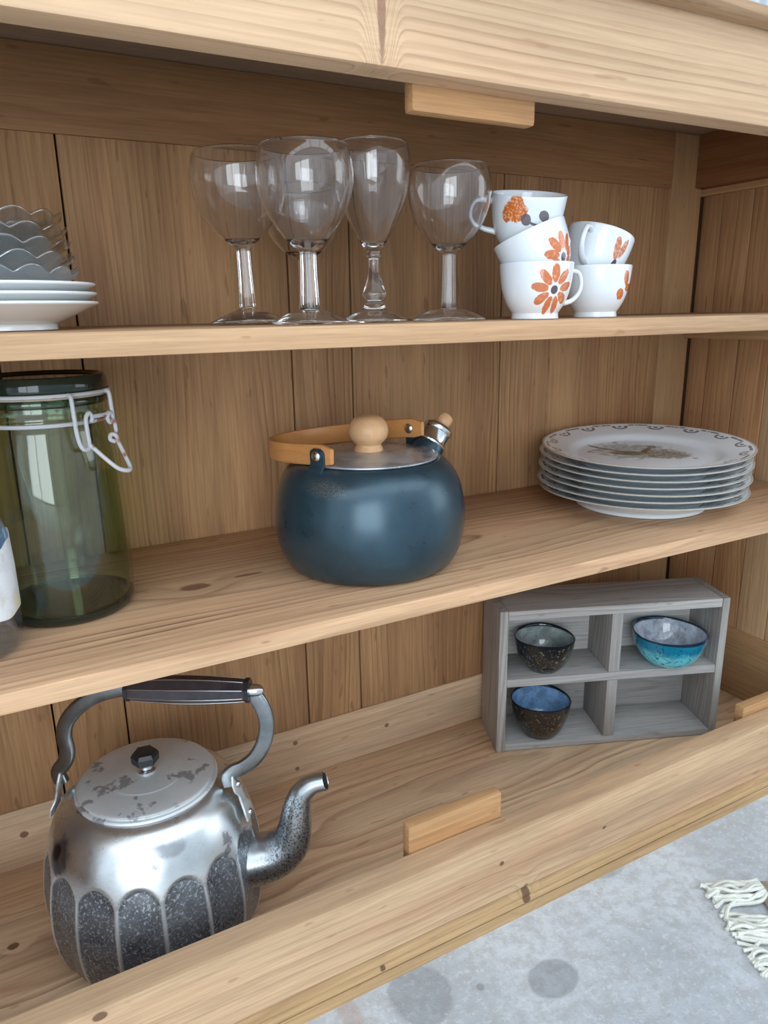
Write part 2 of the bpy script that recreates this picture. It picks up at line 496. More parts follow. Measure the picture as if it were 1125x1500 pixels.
def old_nickel(name, dusty=0.0):
    g = G(name)
    x, y, z = g.xyz()
    n1 = g.noise(g.obj(), 16, 4, 0.6)
    n2 = g.noise(g.obj(), 420, 3, 0.75)
    n3 = g.noise(g.obj(), 34, 4, 0.6)
    base = g.mix(g.lin(n1, 0.3, 0.7), lin(196, 200, 202), lin(220, 222, 222))
    aa = g.M('ARCTAN2', y, x)
    uu = g.M('ABSOLUTE', g.mul(g.sub(g.M('FRACT', g.M('DIVIDE', g.add(aa, 2 * PI), 2 * PI / 16)), 0.5), 2.0))
    zt = g.add(0.1010, g.mul(g.M('SQRT', g.mx(g.sub(1.0, g.mul(uu, uu)), 0.0)), 0.0240))
    # tarnish sits inside the flutes; ridges and arch rims keep the lighter base colour
    low = g.mul(g.ss(g.sub(zt, z), 0.0015, 0.0060), g.ss(uu, 0.86, 0.97, 1.0, 0.0))
    if dusty:
        low = 0.0
    tar = g.mix(g.ss(n2, 0.50, 0.68), g.mix(g.lin(n3, 0.35, 0.65), lin(70, 73, 80), lin(112, 116, 122)), lin(186, 194, 202))
    c = g.mix(g.mul(low, 0.90) if not dusty else 0.0, base, tar)
    spot = g.ss(n3, 0.63, 0.68) if not dusty else g.ss(n3, 0.57, 0.62)
    c = g.mix(g.mul(spot, 0.65), c, lin(104, 104, 110))
    if not dusty:
        ang = g.M('ARCTAN2', x, g.mul(y, -1))
        nb = g.mul(g.sub(g.noise(g.obj(), 60, 3), 0.5), 1.2)
        b1 = g.add(ell(g, ang, z, -1.12, 0.134, 0.20, 0.018), nb)
        c = g.mix(g.ss(b1, 0.6, 1.0, 0.75, 0.0), c, lin(96, 98, 106))
        b2 = g.add(ell(g, ang, z, -1.17, 0.136, 0.09, 0.010), nb)
        c = g.mix(g.ss(b2, 0.5, 1.0, 0.9, 0.0), c, lin(44, 30, 32))
        b3 = g.add(ell(g, ang, z, 0.10, 0.148, 0.20, 0.007), nb)
        c = g.mix(g.ss(b3, 0.6, 1.1, 0.5, 0.0), c, lin(120, 116, 124))
    r = g.lin(n3, 0.3, 0.7, 0.22, 0.38)
    if dusty:
        r = 0.5
    else:
        r = g.add(r, g.mul(g.ss(n2, 0.5, 0.7), g.mul(low, 0.2)))
    return g.bsdf(c, r, 0.55 if dusty else g.sub(0.95, g.ss(z, 0.115, 0.135, 0.30, 0.0)))


MAT['nickel'] = old_nickel('old_nickel')
MAT['nickel_lid'] = old_nickel('dusty_nickel_lid', 1.0)
MAT['steel'] = plain('dull_strap_steel', (0.34, 0.37, 0.38), 0.30, 1.0, var=0.25, scale=40)


def spout_metal():
    g = G('speckled_nickel')
    n2 = g.noise(g.obj(), 520, 3, 0.75)
    n1 = g.noise(g.obj(), 14, 3)
    c = g.mix(g.mul(g.ss(n2, 0.48, 0.6), g.ss(n1, 0.38, 0.55)), lin(186, 192, 196), lin(92, 96, 102))
    return g.bsdf(c, 0.3, 0.95)


MAT['spout'] = spout_metal()


def glaze(name, outer_top, outer_low, inner, speck, rimz, rim=(0.008, 0.012, 0.02)):
    g = G(name)
    x, y, z = g.xyz()
    r = g.hyp(x, y)
    nz = g.noise(g.obj(), 70, 4, 0.65)
    n2 = g.noise(g.obj(), 230, 3, 0.65)
    zz = g.add(z, g.mul(g.sub(nz, 0.5), 0.030))
    o = g.mix(g.ss(zz, rimz * 0.35, rimz * 0.75), outer_low, outer_top)
    o = g.mix(g.ss(n2, 0.56, 0.64, 0.0, 0.85), o, speck)
    i = g.mix(g.ss(nz, 0.35, 0.62), tuple(c * 0.6 for c in inner), inner)
    i = g.mix(g.ss(n2, 0.60, 0.68, 0.0, 0.5), i, speck)
    nrm = g.n('ShaderNodeNewGeometry').outputs['Normal']
    tv = g.n('ShaderNodeVectorTransform', vector_type='NORMAL', convert_from='WORLD', convert_to='OBJECT')
    g.put(tv.inputs[0], nrm)
    nx, ny, nzv = g.xyz(tv.outputs[0])
    inward = g.ss(g.add(g.mul(nx, x), g.add(g.mul(ny, y), g.mul(nzv, 0.02))), -0.002, 0.004)
    c = g.mix(inward, i, o)
    c = g.mix(g.ss(z, rimz - 0.0035, rimz - 0.0015), c, rim)
    return g.bsdf(c, 0.10, 0, Coat_Weight=0.6, Coat_Roughness=0.04)


MAT['glaze_grey'] = glaze('glaze_grey_black', lin(30, 34, 36), lin(26, 30, 32), lin(176, 186, 184), lin(120, 116, 98), 0.0475)
MAT['glaze_turq'] = glaze('glaze_turquoise', lin(20, 124, 156), lin(110, 214, 226), lin(210, 214, 226), lin(20, 70, 92), 0.046, (0.01, 0.03, 0.06))
MAT['glaze_blue'] = glaze('glaze_blue_brown', lin(30, 28, 28), lin(34, 30, 28), lin(142, 184, 226), lin(120, 98, 74), 0.053)


def concrete():
    g = G('concrete_floor')
    x, y, z = g.xyz()
    n1 = g.noise(g.obj(), 7, 5, 0.6)
    n2 = g.noise(g.obj(), 55, 5, 0.7)
    n3 = g.noise(g.obj(), 260, 3, 0.7)
    c = g.mix(g.ss(n1, 0.35, 0.65), lin(180, 185, 190), lin(206, 210, 214))
    c = g.mix(g.ss(n2, 0.40, 0.62, 0.0, 0.6), c, lin(172, 171, 170))
    n4 = g.noise(g.obj(), 150, 4, 0.75)
    c = g.mix(g.ss(n4, 0.52, 0.64, 0.0, 0.5), c, lin(214, 219, 224))
    c = g.mix(g.ss(n3, 0.62, 0.72, 0.0, 0.35), c, lin(140, 138, 136))
    for (u, v, ru, rv, k) in ((-0.708, -0.351, 0.030, 0.033, 0.42), (-0.589, -0.398, 0.026, 0.020, 0.5), (-0.44, -0.315, 0.026, 0.016, 0.4),
                              (-0.655, -0.372, 0.004, 0.004, 0.5), (-0.80, -0.37, 0.03, 0.02, 0.25)):
        d = g.add(ell(g, x, y, u, v, ru, rv), g.mul(g.sub(n2, 0.5), 0.5))
        c = g.mix(g.ss(d, 0.9, 1.08, k, 0.0), c, lin(116, 120, 126))
    d = g.add(ell(g, x, y, -0.775, -0.345, 0.010, 0.05), g.mul(g.sub(n2, 0.5), 1.0))
    c = g.mix(g.ss(d, 0.7, 1.2, 0.5, 0.0), c, lin(176, 150, 138))
    h = g.add(n2, g.mul(n3, 0.4))
    return g.bsdf(c, 0.75, 0, g.bump(h, 0.5, 0.002))


MAT['concrete'] = concrete()
MAT['wallpaint'] = plain('white_limewash', (0.74, 0.76, 0.78), 0.9, var=0.06, scale=8)


def corrugated():
    g = G('pale_blue_corrugated_sheet')
    x, y, z = g.xyz()
    w = g.M('SINE', g.mul(x, 2 * PI / 0.05))
    nz = g.noise(g.obj(), 9, 4)
    c = g.mix(g.ss(nz, 0.3, 0.7), lin(196, 210, 222), lin(222, 228, 232))
    return g.bsdf(c, 0.6, 0, g.bump(w, 0.8, 0.01))


MAT['sheet'] = corrugated()
MAT['rug'] = plain('woven_beige_rug', lin(196, 180, 160), 0.95, var=0.15, scale=120)
MAT['fringe'] = plain('cream_cotton', lin(226, 226, 216), 0.9, var=0.08, scale=200)
MAT['frame'] = plain('white_painted_frame', (0.75, 0.75, 0.75), 0.5)


def label_paper():
    g = G('torn_paper_label')
    x, y, z = g.xyz()
    nz = g.noise(g.obj(), 45, 4, 0.6)
    c = g.mix(g.ss(nz, 0.40, 0.6), lin(226, 226, 228), lin(206, 206, 208))
    ye = g.ss(g.add(g.mul(g.sub(0.055, z), 14), g.mul(g.sub(nz, 0.5), 2.5)), 0.1, 0.7)
    c = g.mix(g.mul(ye, 0.75), c, lin(226, 212, 140))
    return g.bsdf(c, 0.6)


MAT['label'] = label_paper()


# ------------------------------------------------------------------ mesh helpers
def link(name, me, mat=None, parent=None, loc=None, seed=None, smooth=35):
    o = D.objects.new(name, me)
    COL.objects.link(o)
    if mat is not None:
        me.materials.append(mat)
    if smooth:
        me.shade_smooth()
        me.set_sharp_from_angle(angle=math.radians(smooth))
    if parent is not None:
        o.parent = parent
    if loc is not None:
        o.location = loc
    o['seed'] = float(seed if seed is not None else random.uniform(0, 40))
    return o


def mesh_from(bm, name='mesh'):
    bmesh.ops.recalc_face_normals(bm, faces=bm.faces)
    me = D.meshes.new(name)
    bm.to_mesh(me)
    bm.free()
    return me


def add_box(bm, x0, x1, y0, y1, z0, z1, bev=0.0):
    r = bmesh.ops.create_cube(bm, size=1.0)
    vs = r['verts']
    bmesh.ops.scale(bm, vec=(x1 - x0, y1 - y0, z1 - z0), verts=vs)
    bmesh.ops.translate(bm, vec=((x0 + x1) / 2, (y0 + y1) / 2, (z0 + z1) / 2), verts=vs)
    if bev:
        es = list({e for v in vs for e in v.link_edges})
        bmesh.ops.bevel(bm, geom=es, offset=bev, segments=2, profile=0.6, affect='EDGES', clamp_overlap=True)


def board(name, x0, x1, y0, y1, z0, z1, mat, parent, bev=0.0015, seed=None, root=Vector((0, 0, 0)), centre=None):
    """a plank whose own origin sits at its middle so that the grain is its own"""
    c = Vector(centre) if centre is not None else Vector(((x0 + x1) / 2, (y0 + y1) / 2, (z0 + z1) / 2))
    bm = bmesh.new()
    add_box(bm, x0 - c.x, x1 - c.x, y0 - c.y, y1 - c.y, z0 - c.z, z1 - c.z, bev)
    return link(name, mesh_from(bm), mat, parent, c - root, seed)


def extrude_x(name, prof, x0, x1, mat, parent, root, centre, seed=None):
    """prof: (y,z) outline, swept along x"""
    c = Vector(centre)
    bm = bmesh.new()
    a = [bm.verts.new((x0 - c.x, y - c.y, z - c.z)) for y, z in prof]
    b = [bm.verts.new((x1 - c.x, y - c.y, z - c.z)) for y, z in prof]
    n = len(prof)
    for i in range(n):
        bm.faces.new((a[i], a[(i + 1) % n], b[(i + 1) % n], b[i]))
    bm.faces.new(a)
    bm.faces.new(b)
    return link(name, mesh_from(bm), mat, parent, c - root, seed)


def smooth_prof(pts, sub=4):
    """Catmull-Rom through (r,z) points; a point given as (r,z,'c') is kept as a corner"""
    P = [(p[0], p[1]) for p in pts]
    C = [len(p) > 2 for p in pts]
    out = []
    n = len(P)
    for i in range(n - 1):
        p1, p2 = P[i], P[i + 1]
        p0 = P[i - 1] if i > 0 and not C[i] else (2 * p1[0] - p2[0], 2 * p1[1] - p2[1])
        p3 = P[i + 2] if i + 2 < n and not C[i + 1] else (2 * p2[0] - p1[0], 2 * p2[1] - p1[1])
        for k in range(sub):
            t = k / sub
            q = []
            for a in range(2):
                q.append(0.5 * (2 * p1[a] + (p2[a] - p0[a]) * t + (2 * p0[a] - 5 * p1[a] + 4 * p2[a] - p3[a]) * t * t
                                + (3 * p1[a] - p0[a] - 3 * p2[a] + p3[a]) * t ** 3))
            out.append((max(q[0], 0.0), q[1]))
    out.append(P[-1])
    return out


def add_lathe(bm, prof, segs=64, fn=None, closed=False):
    """revolve an (r,z) outline; fn(angle, r, z) may move the ring"""
    rings = []
    for r, z in prof:
        if r < 1e-6:
            rings.append([bm.verts.new((0, 0, z))])
        else:
            ring = []
            for i in range(segs):
                a = 2 * PI * i / segs
                rr, zz = fn(a, r, z) if fn else (r, z)
                ring.append(bm.verts.new((rr * math.cos(a), rr * math.sin(a), zz)))
            rings.append(ring)
    pairs = list(zip(rings, rings[1:]))
    if closed:
        pairs.append((rings[-1], rings[0]))
    for A, B in pairs:
        for i in range(segs):
            j = (i + 1) % segs
            if len(A) == 1 and len(B) == 1:
                continue
            if len(A) == 1:
                bm.faces.new((A[0], B[i], B[j]))
            elif len(B) == 1:
                bm.faces.new((A[i], A[j], B[0]))
            else:
                bm.faces.new((A[i], A[j], B[j], B[i]))


def lathe(name, prof, mat, parent=None, segs=64, loc=None, fn=None, closed=False, smooth=35, seed=None):
    bm = bmesh.new()
    add_lathe(bm, prof, segs, fn, closed)
    return link(name, mesh_from(bm), mat, parent, loc, seed, smooth)


def spline(pts, sub=6, closed=False):
    P = [Vector(p) for p in pts]
    n = len(P)
    out = []
    for i in range(n if closed else n - 1):
        p0 = P[(i - 1) % n] if (closed or i > 0) else P[0] * 2 - P[1]
        p1, p2 = P[i], P[(i + 1) % n]
        p3 = P[(i + 2) % n] if (closed or i + 2 < n) else P[-1] * 2 - P[-2]
        for k in range(sub):
            t = k / sub
            out.append(0.5 * (2 * p1 + (p2 - p0) * t + (2 * p0 - 5 * p1 + 4 * p2 - p3) * t * t + (3 * p1 - p0 - 3 * p2 + p3) * t ** 3))
    if not closed:
        out.append(P[-1].copy())
    return out


def add_sweep(bm, path, section, up=None, scale=None, closed=False, caps=True):
    """section: list of (a,b) in the plane across the path; up: fixed reference direction or None"""
    n = len(path)
    rings = []
    prev = None
    for i, p in enumerate(path):
        if closed:
            t = (path[(i + 1) % n] - path[i - 1]).normalized()
        else:
            t = (path[min(i + 1, n - 1)] - path[max(i - 1, 0)]).normalized()
        if up is not None:
            u = Vector(up)
        elif prev is None:
            u = Vector((0, 0, 1)) if abs(t.z) < 0.9 else Vector((1, 0, 0))
        else:
            u = prev
        u = (u - t * u.dot(t)).normalized()
        prev = u
        w = t.cross(u)
        s = scale(i / max(n - 1, 1)) if scale else 1.0
        if not isinstance(s, tuple):
            s = (s, s)
        rings.append([bm.verts.new(p + w * (a * s[0]) + u * (b * s[1])) for a, b in section])
    m = len(section)
    seq = list(zip(rings, rings[1:])) + ([(rings[-1], rings[0])] if closed else [])
    for A, B in seq:
        for k in range(m):
            bm.faces.new((A[k], A[(k + 1) % m], B[(k + 1) % m], B[k]))
    if caps and not closed:
        bm.faces.new(rings[0])
        bm.faces.new(rings[-1])


def circ(r, n=10, ry=None):
    ry = r if ry is None else ry
    return [(r * math.cos(2 * PI * i / n), ry * math.sin(2 * PI * i / n)) for i in range(n)]


def rrect(w, h, r=0.001, n=3):
    out = []
    for cx, cy, a0 in ((w / 2 - r, h / 2 - r, 0), (-w / 2 + r, h / 2 - r, PI / 2), (-w / 2 + r, -h / 2 + r, PI), (w / 2 - r, -h / 2 + r, 1.5 * PI)):
        for k in range(n):
            a = a0 + PI / 2 * k / (n - 1)
            out.append((cx + r * math.cos(a), cy + r * math.sin(a)))
    return out


def sweep(name, path, section, mat, parent=None, up=None, scale=None, closed=False, smooth=40, loc=None):
    bm = bmesh.new()
    add_sweep(bm, path, section, up, scale, closed)
    return link(name, mesh_from(bm), mat, parent, loc, None, smooth)


def add_disc(bm, c, axis, r, h, n=20):
    """short rounded rivet standing on point c along axis"""
    ax = Vector(axis).normalized()
    q = Vector((0, 0, 1)).rotation_difference(ax).to_matrix().to_4x4()
    t = bmesh.new()
    add_lathe(t, [(0, 0), (r, 0), (r, h * 0.35), (r * 0.8, h * 0.75), (r * 0.4, h * 0.97), (0, h)], n)
    t.transform(Matrix.Translation(Vector(c)) @ q)
    me = D.meshes.new('t')
    t.to_mesh(me)
    t.free()
    bm.from_mesh(me)
    D.meshes.remove(me)


def rivet(name, c, axis, r, h, mat, parent):
    bm = bmesh.new()
    add_disc(bm, c, axis, r, h)
    return link(name, mesh_from(bm), mat, parent)


def thing(name, label, cat, loc=(0, 0, 0), rz=0.0, group=None):
    o = D.objects.new(name, None)
    COL.objects.link(o)
    o.empty_display_size = 0.02
    o.location = loc
    o.rotation_euler = (0, 0, rz)
    return tag(o, label, cat, group)


def tag(o, label, cat, group=None):
    o['label'] = label
    o['category'] = cat
    if group:
        o['group'] = group
    return o


def structure(o):
    o['kind'] = 'structure'
    return o


# ------------------------------------------------------------------ the room
def slab(name, x0, x1, y0, y1, z0, z1, mat):
    bm = bmesh.new()
    add_box(bm, x0, x1, y0, y1, z0, z1)
    return structure(link(name, mesh_from(bm), mat, smooth=0))


RX0, RX1, RY0, RY1, RH = -4.2, 2.4, -3.0, 0.10, 2.6
slab('floor', RX0, RX1, RY0, RY1, -0.1, 0.0, MAT['concrete'])
slab('ceiling', RX0, RX1, -1.25, RY1, RH, RH + 0.1, MAT['wallpaint'])
slab('wall_back', RX0, RX1, RY1, RY1 + 0.1, 0, RH, MAT['sheet'])
slab('wall_left', RX0 - 0.1, RX0, RY0, RY1, 0, RH, MAT['wallpaint'])
bm = bmesh.new()
add_box(bm, RX1, RX1 + 0.1, RY0, -2.5, 0, RH)
add_box(bm, RX1, RX1 + 0.1, -1.1, RY1, 0, RH)
add_box(bm, RX1, RX1 + 0.1, -2.5, -1.1, 0, 0.4)
add_box(bm, RX1, RX1 + 0.1, -2.5, -1.1, 2.0, RH)
structure(link('wall_right', mesh_from(bm), MAT['wallpaint'], smooth=0))
WX0, WX1, WZ1 = -3.5, -1.3, 2.0
bm = bmesh.new()
add_box(bm, RX0, WX0, RY0 - 0.12, RY0, 0, RH)
add_box(bm, WX1, RX1, RY0 - 0.12, RY0, 0, RH)
add_box(bm, WX0, WX1, RY0 - 0.12, RY0, WZ1, RH)
structure(link('wall_front', mesh_from(bm), MAT['wallpaint'], smooth=0))
bm = bmesh.new()
for x in (WX0 + 0.03, -2.4, WX1 - 0.03):
    add_box(bm, x - 0.03, x + 0.03, RY0 - 0.08, RY0 - 0.03, 0.0, WZ1)
add_box(bm, WX0, WX1, RY0 - 0.08, RY0 - 0.03, WZ1 - 0.07, WZ1)
structure(link('window_1', mesh_from(bm), MAT['frame'], smooth=0))

# ------------------------------------------------------------------ the cabinet
CR = Vector((-0.634, -0.15, 0.0))
cab = thing('pine_cabinet', 'large old pine cabinet with two open shelves standing on the concrete floor', 'cabinet', CR)
XL, XR = -1.268, 0.0
FY0, FY1 = -0.323, -0.296
kw = dict(parent=cab, root=CR)
xs = [XL, -1.120, -0.973, -0.897, -0.669, -0.591, -0.368, -0.0664]
for i, (a, b) in enumerate(zip(xs, xs[1:])):
    board('back_board', a + 0.0009, b - 0.0009, 0.001, 0.011, ZB, 0.80, MAT['panel'], seed=(3.1, 8.2, 5.5, 11.3, 7.7, 2.4, 9.6)[i], **kw)
board('back_lining', XL, 0.014, 0.0112, 0.016, 0.0, 0.87, MAT['dark'], **kw)
board('top_back_rail', XL, -0.0686, -0.003, 0.0010, 0.7840, 0.8587, MAT['rail'], seed=4.4, **kw)
board('bottom_back_rail', XL, -0.0686, -0.003, 0.0010, ZB, 0.0869, MAT['rail_pale'], seed=6.1, **kw)
board('back_stile', -0.0684, -0.0045, -0.003, 0.011, ZB, 0.8587, MAT['stile'], seed=1.2, **kw)
# right side
ys = [-0.300, -0.262, -0.225, -0.185, -0.140, -0.100, -0.0866, -0.036, -0.002]
ys = [-0.298, -0.245, -0.187, -0.138, -0.0866, -0.036, -0.001]
for i, (a, b) in enumerate(zip(ys, ys[1:])):
    board('side_board', 0.003, 0.014, a + 0.0006, b - 0.0006, ZB, 0.80, MAT['panel_pale'] if b < -0.12 else MAT['panel_side'], seed=(12.2, 3.3, 22.1, 5.2, 17.9, 8.8)[i], **kw)
board('side_panel', 0.0145, 0.032, -0.296, 0.016, 0.0, 0.8587, MAT['panel_side'], **kw)
board('top_side_rail', -0.020, 0.003, -0.296, -0.0035, 0.7865, 0.8587, MAT['rail_dark'], seed=2.0, **kw)
board('side_batten', -0.004, 0.003, -0.296, -0.0005, 0.7760, 0.7862, MAT['rail_side'], seed=5.0, **kw)
board('bottom_side_rail', -0.002, 0.003, -0.296, -0.0005, ZB, 0.1250, MAT['rail_side'], seed=9.0, **kw)
board('shelf_batten', -0.016, 0.003, -0.285, -0.004, 0.5700, 0.5908, MAT['rail_side'], seed=7.0, **kw)
# left side (beyond the frame)
board('side_panel', XL - 0.030, XL - 0.0005, -0.296, 0.016, 0.0, 0.8587, MAT['panel_side'], **kw)
# shelves, bottom, top
board('shelf', XL, XR, -0.290, 0.0005, Z1 - 0.0172, Z1, MAT['shelf_plain'], bev=0.002, seed=13.0, **kw)
board('shelf', XL, XR, -0.290, 0.0005, Z2 - 0.0172, Z2, MAT['shelf'], bev=0.0035, seed=21.0, **kw)
board('bottom_board', XL, 0.0142, -0.2955, 0.001, 0.0, ZB, MAT['base'], seed=30.0, **kw)
board('top_board', XL - 0.045, 0.047, -0.300, 0.020, 0.8590, 0.8700, MAT['ceilwood'], seed=3.0, **kw)
# front frame
pr = [(FY1, 0.0), (FY1, 0.1065), (FY1 - 0.0012, 0.1077), (FY0 + 0.0035, 0.1077), (FY0 + 0.001, 0.1067), (FY0, 0.1040), (FY0, 0.0352), (FY0 + 0.0008, 0.0342), (FY0 + 0.006, 0.0340), (FY0 + 0.006, 0.0)]
extrude_x('plinth_rail', pr, XL - 0.03, 0.032, MAT['plinth'], cab, CR, (-0.634, FY0 + 0.01, 0.054), seed=17.0)
pr = [(FY0 + 0.0059, 0.0338), (FY0 + 0.0045, 0.0325), (FY0 + 0.0030, 0.0300), (FY0 + 0.0005, 0.0282), (FY0 - 0.0012, 0.0262), (FY0 - 0.0015, 0.0235), (FY0 - 0.0005, 0.0215), (FY0 - 0.0022, 0.0205), (FY0 - 0.0030, 0.0185),
      (FY0 - 0.0028, 0.0160), (FY0 - 0.0005, 0.0146), (FY0 + 0.0035, 0.0142), (FY0 + 0.0035, 0.0132), (FY0 - 0.0015, 0.0126), (FY0 - 0.0020, 0.0), (FY0 + 0.0059, 0.0)]
extrude_x('plinth_moulding', pr, XL - 0.03, 0.032, MAT['moulding'], cab, CR, (-0.634, FY0 + 0.01, 0.020), seed=19.0)
BX = -0.7345
pr = [(FY1, 0.8587), (FY1, 0.7800), (FY1 - 0.001, 0.7786), (FY0 + 0.003, 0.7786), (FY0 + 0.001, 0.7792), (FY0, 0.7810), (FY0, 0.8587)]
extrude_x('top_beam', pr, XL - 0.03, 0.032, MAT['beam'], cab, CR, (BX, FY0 + 0.01, 0.815), seed=2.6)
pr = [(FY1, 0.8588), (FY0 - 0.004, 0.8540), (FY0 - 0.012, 0.8545), (FY0 - 0.018, 0.8565), (FY0 - 0.022, 0.8600), (FY0 - 0.022, 0.8640), (FY0 - 0.019, 0.8665), (FY1, 0.8667)]
pr[0] = (FY0 - 0.0002, 0.8667)
pr = [(FY0 - 0.0002, 0.8665), (FY0 - 0.0002, 0.8545), (FY0 - 0.010, 0.8545), (FY0 - 0.014, 0.8555), (FY0 - 0.017, 0.8580), (FY0 - 0.018, 0.8610), (FY0 - 0.018, 0.8640), (FY0 - 0.015, 0.8665)]
extrude_x('top_moulding', pr, XL - 0.03, 0.032, MAT['plinth'], cab, CR, (-0.634, FY0 - 0.01, 0.860), seed=5.7)
board('door_stile', -0.045, 0.032, FY0, FY1, 0.1078, 0.7785, MAT['stile'], seed=4.0, **kw)
board('door_stile', XL - 0.030, XL + 0.047, FY0, FY1, 0.1078, 0.7785, MAT['stile'], seed=6.0, **kw)
board('door_stop', -0.6880, -0.5760, -0.2958, -0.2830, 0.0900, 0.1368, MAT['block'], bev=0.003, seed=7.5, **kw)
board('door_stop', -0.6800, -0.5640, -0.2958, -0.2830, 0.7610, 0.8100, MAT['block'], bev=0.003, seed=9.5, **kw)
board('door_stop', -0.1910, -0.0900, -0.2958, -0.2830, 0.0880, 0.1205, MAT['block'], bev=0.0015, seed=11.5, **kw)


# ------------------------------------------------------------------ wine glasses
def wine_glass(x, y, label, bowl, stem, foot, flutes=0, wall=0.0013, loc_z=Z1, lean=0.0, line=None):
    g = thing('wine_glass', label, 'glass', (x, y, loc_z + 0.0004), facing(x, y), 'stemmed glasses on the top shelf')
    outer = smooth_prof(bowl, 5)
    # inside of the bowl
    zb = bowl[0][1] + 0.004
    inner = [(max(r - wall, 0.0), z) for r, z in outer if z > zb + 0.0015]
    inner = [(0.0, zb)] + [(min(r, 0.6 * r + 0.002) if i == 0 else r, z) for i, (r, z) in enumerate(inner)]
    top = outer[-1]
    prof = [(0.0, outer[0][1])] + outer + [(top[0] - wall * 0.5, top[1] + wall * 0.45)] + inner[::-1]
    lathe('bowl', prof, MAT['glass'], g, 72, smooth=60)
    fl = (lambda a, r, z: (r * (1 + 0.045 * math.cos(flutes * a)), z)) if flutes else None
    sp = smooth_prof(stem, 4)
    lathe('stem', [(0, sp[0][1])] + sp + [(0, sp[-1][1])], MAT['glass'], g, 48, fn=fl, smooth=50)
    fp = smooth_prof(foot, 4)
    lathe('foot', [(0, 0.0006)] + fp + [(0, fp[-1][1])], MAT['glass'], g, 64, smooth=50)
    if lean:
        g.rotation_euler = (0, lean, facing(x, y))
        g.location.z += 0.0009
    return g


def foot_prof(r, h, rs):
    return [(r - 0.002, 0.0002), (r, 0.0014), (r - 0.001, 0.0026), (r * 0.74, 0.0062), (r * 0.42, 0.0100), (rs * 1.15, h - 0.001), (rs, h)]


wine_glass(-0.7726, -0.165, 'round wine glass with a fluted stem, leftmost of the glasses and a little further back',
           [(0.0062, 0.0630), (0.0124, 0.0678), (0.0197, 0.0740), (0.0290, 0.0843), (0.0347, 0.0947), (0.0383, 0.1066), (0.0396, 0.1190), (0.0388, 0.1285), (0.0362, 0.1380)],
           [(0.0072, 0.0135), (0.0068, 0.0175), (0.0057, 0.043), (0.0057, 0.061), (0.0062, 0.0632)], foot_prof(0.0335, 0.0135, 0.0072), flutes=10, lean=-0.02)
wine_glass(-0.7460, -0.243, 'largest wine glass with a tall egg-shaped bowl and fluted stem at the shelf edge',
           [(0.0065, 0.0560), (0.0120, 0.0600), (0.0200, 0.0680), (0.0285, 0.0800), (0.0350, 0.0940), (0.0380, 0.1080), (0.0372, 0.1210), (0.0345, 0.1325)],
           [(0.0078, 0.0120), (0.0074, 0.016), (0.0064, 0.040), (0.0063, 0.054), (0.0067, 0.0562)], foot_prof(0.0318, 0.0120, 0.0078), flutes=10)
wine_glass(-0.6775, -0.225, 'engraved tapering wine glass with a baluster stem, third of the front glasses',
           [(0.0050, 0.0590), (0.0090, 0.0630), (0.0160, 0.0740), (0.0230, 0.0880), (0.0290, 0.1050), (0.0318, 0.1220), (0.0318, 0.1330), (0.0300, 0.1430)],
           [(0.0070, 0.0170), (0.0064, 0.0185), (0.0098, 0.0215), (0.0102, 0.0245), (0.0070, 0.0340), (0.0044, 0.0450), (0.0042, 0.0530), (0.0060, 0.0545), (0.0052, 0.0592)],
           foot_prof(0.0290, 0.0170, 0.0070), flutes=0)
wine_glass(-0.6065, -0.235, 'short round wine glass with a plain stem, next to the stacked cups',
           [(0.0055, 0.0580), (0.0120, 0.0625), (0.0215, 0.0710), (0.0300, 0.0835), (0.0352, 0.0980), (0.0366, 0.1110), (0.0355, 0.1210), (0.0335, 0.1290)],
           [(0.0068, 0.0115), (0.0064, 0.0160), (0.0056, 0.0400), (0.0055, 0.0560), (0.0058, 0.0582)], foot_prof(0.0335, 0.0115, 0.0068), flutes=6)
wine_glass(-0.700, -0.122, 'wine glass mostly hidden behind the largest glass',
           [(0.0055, 0.0575), (0.0120, 0.0615), (0.0215, 0.0680), (0.0300, 0.0780), (0.0352, 0.0900), (0.0370, 0.1020), (0.0358, 0.1130), (0.0336, 0.1225)],
           [(0.0066, 0.0125), (0.0062, 0.016), (0.0052, 0.040), (0.0052, 0.056), (0.0057, 0.0576)], foot_prof(0.0315, 0.0125, 0.0066), flutes=10)

# ------------------------------------------------------------------ cups
CUP_OUT = smooth_prof([(0.0205, 0.0000, 'c'), (0.0222, 0.0003, 'c'), (0.0218, 0.0045), (0.0222, 0.0060), (0.0262, 0.0120), (0.0300, 0.0205), (0.0326, 0.0310), (0.0340, 0.0420), (0.0346, 0.0500)], 4)
CUP_IN = smooth_prof([(0.0334, 0.0502), (0.0322, 0.0410), (0.0308, 0.0310), (0.0280, 0.0205), (0.0238, 0.0125), (0.0180, 0.0085), (0.0000, 0.0075)], 4)
CUP_PROF = [(0.0, 0.0022), (0.0190, 0.0022), (0.0200, 0.0002)] + CUP_OUT + [(0.0341, 0.0507)] + CUP_IN


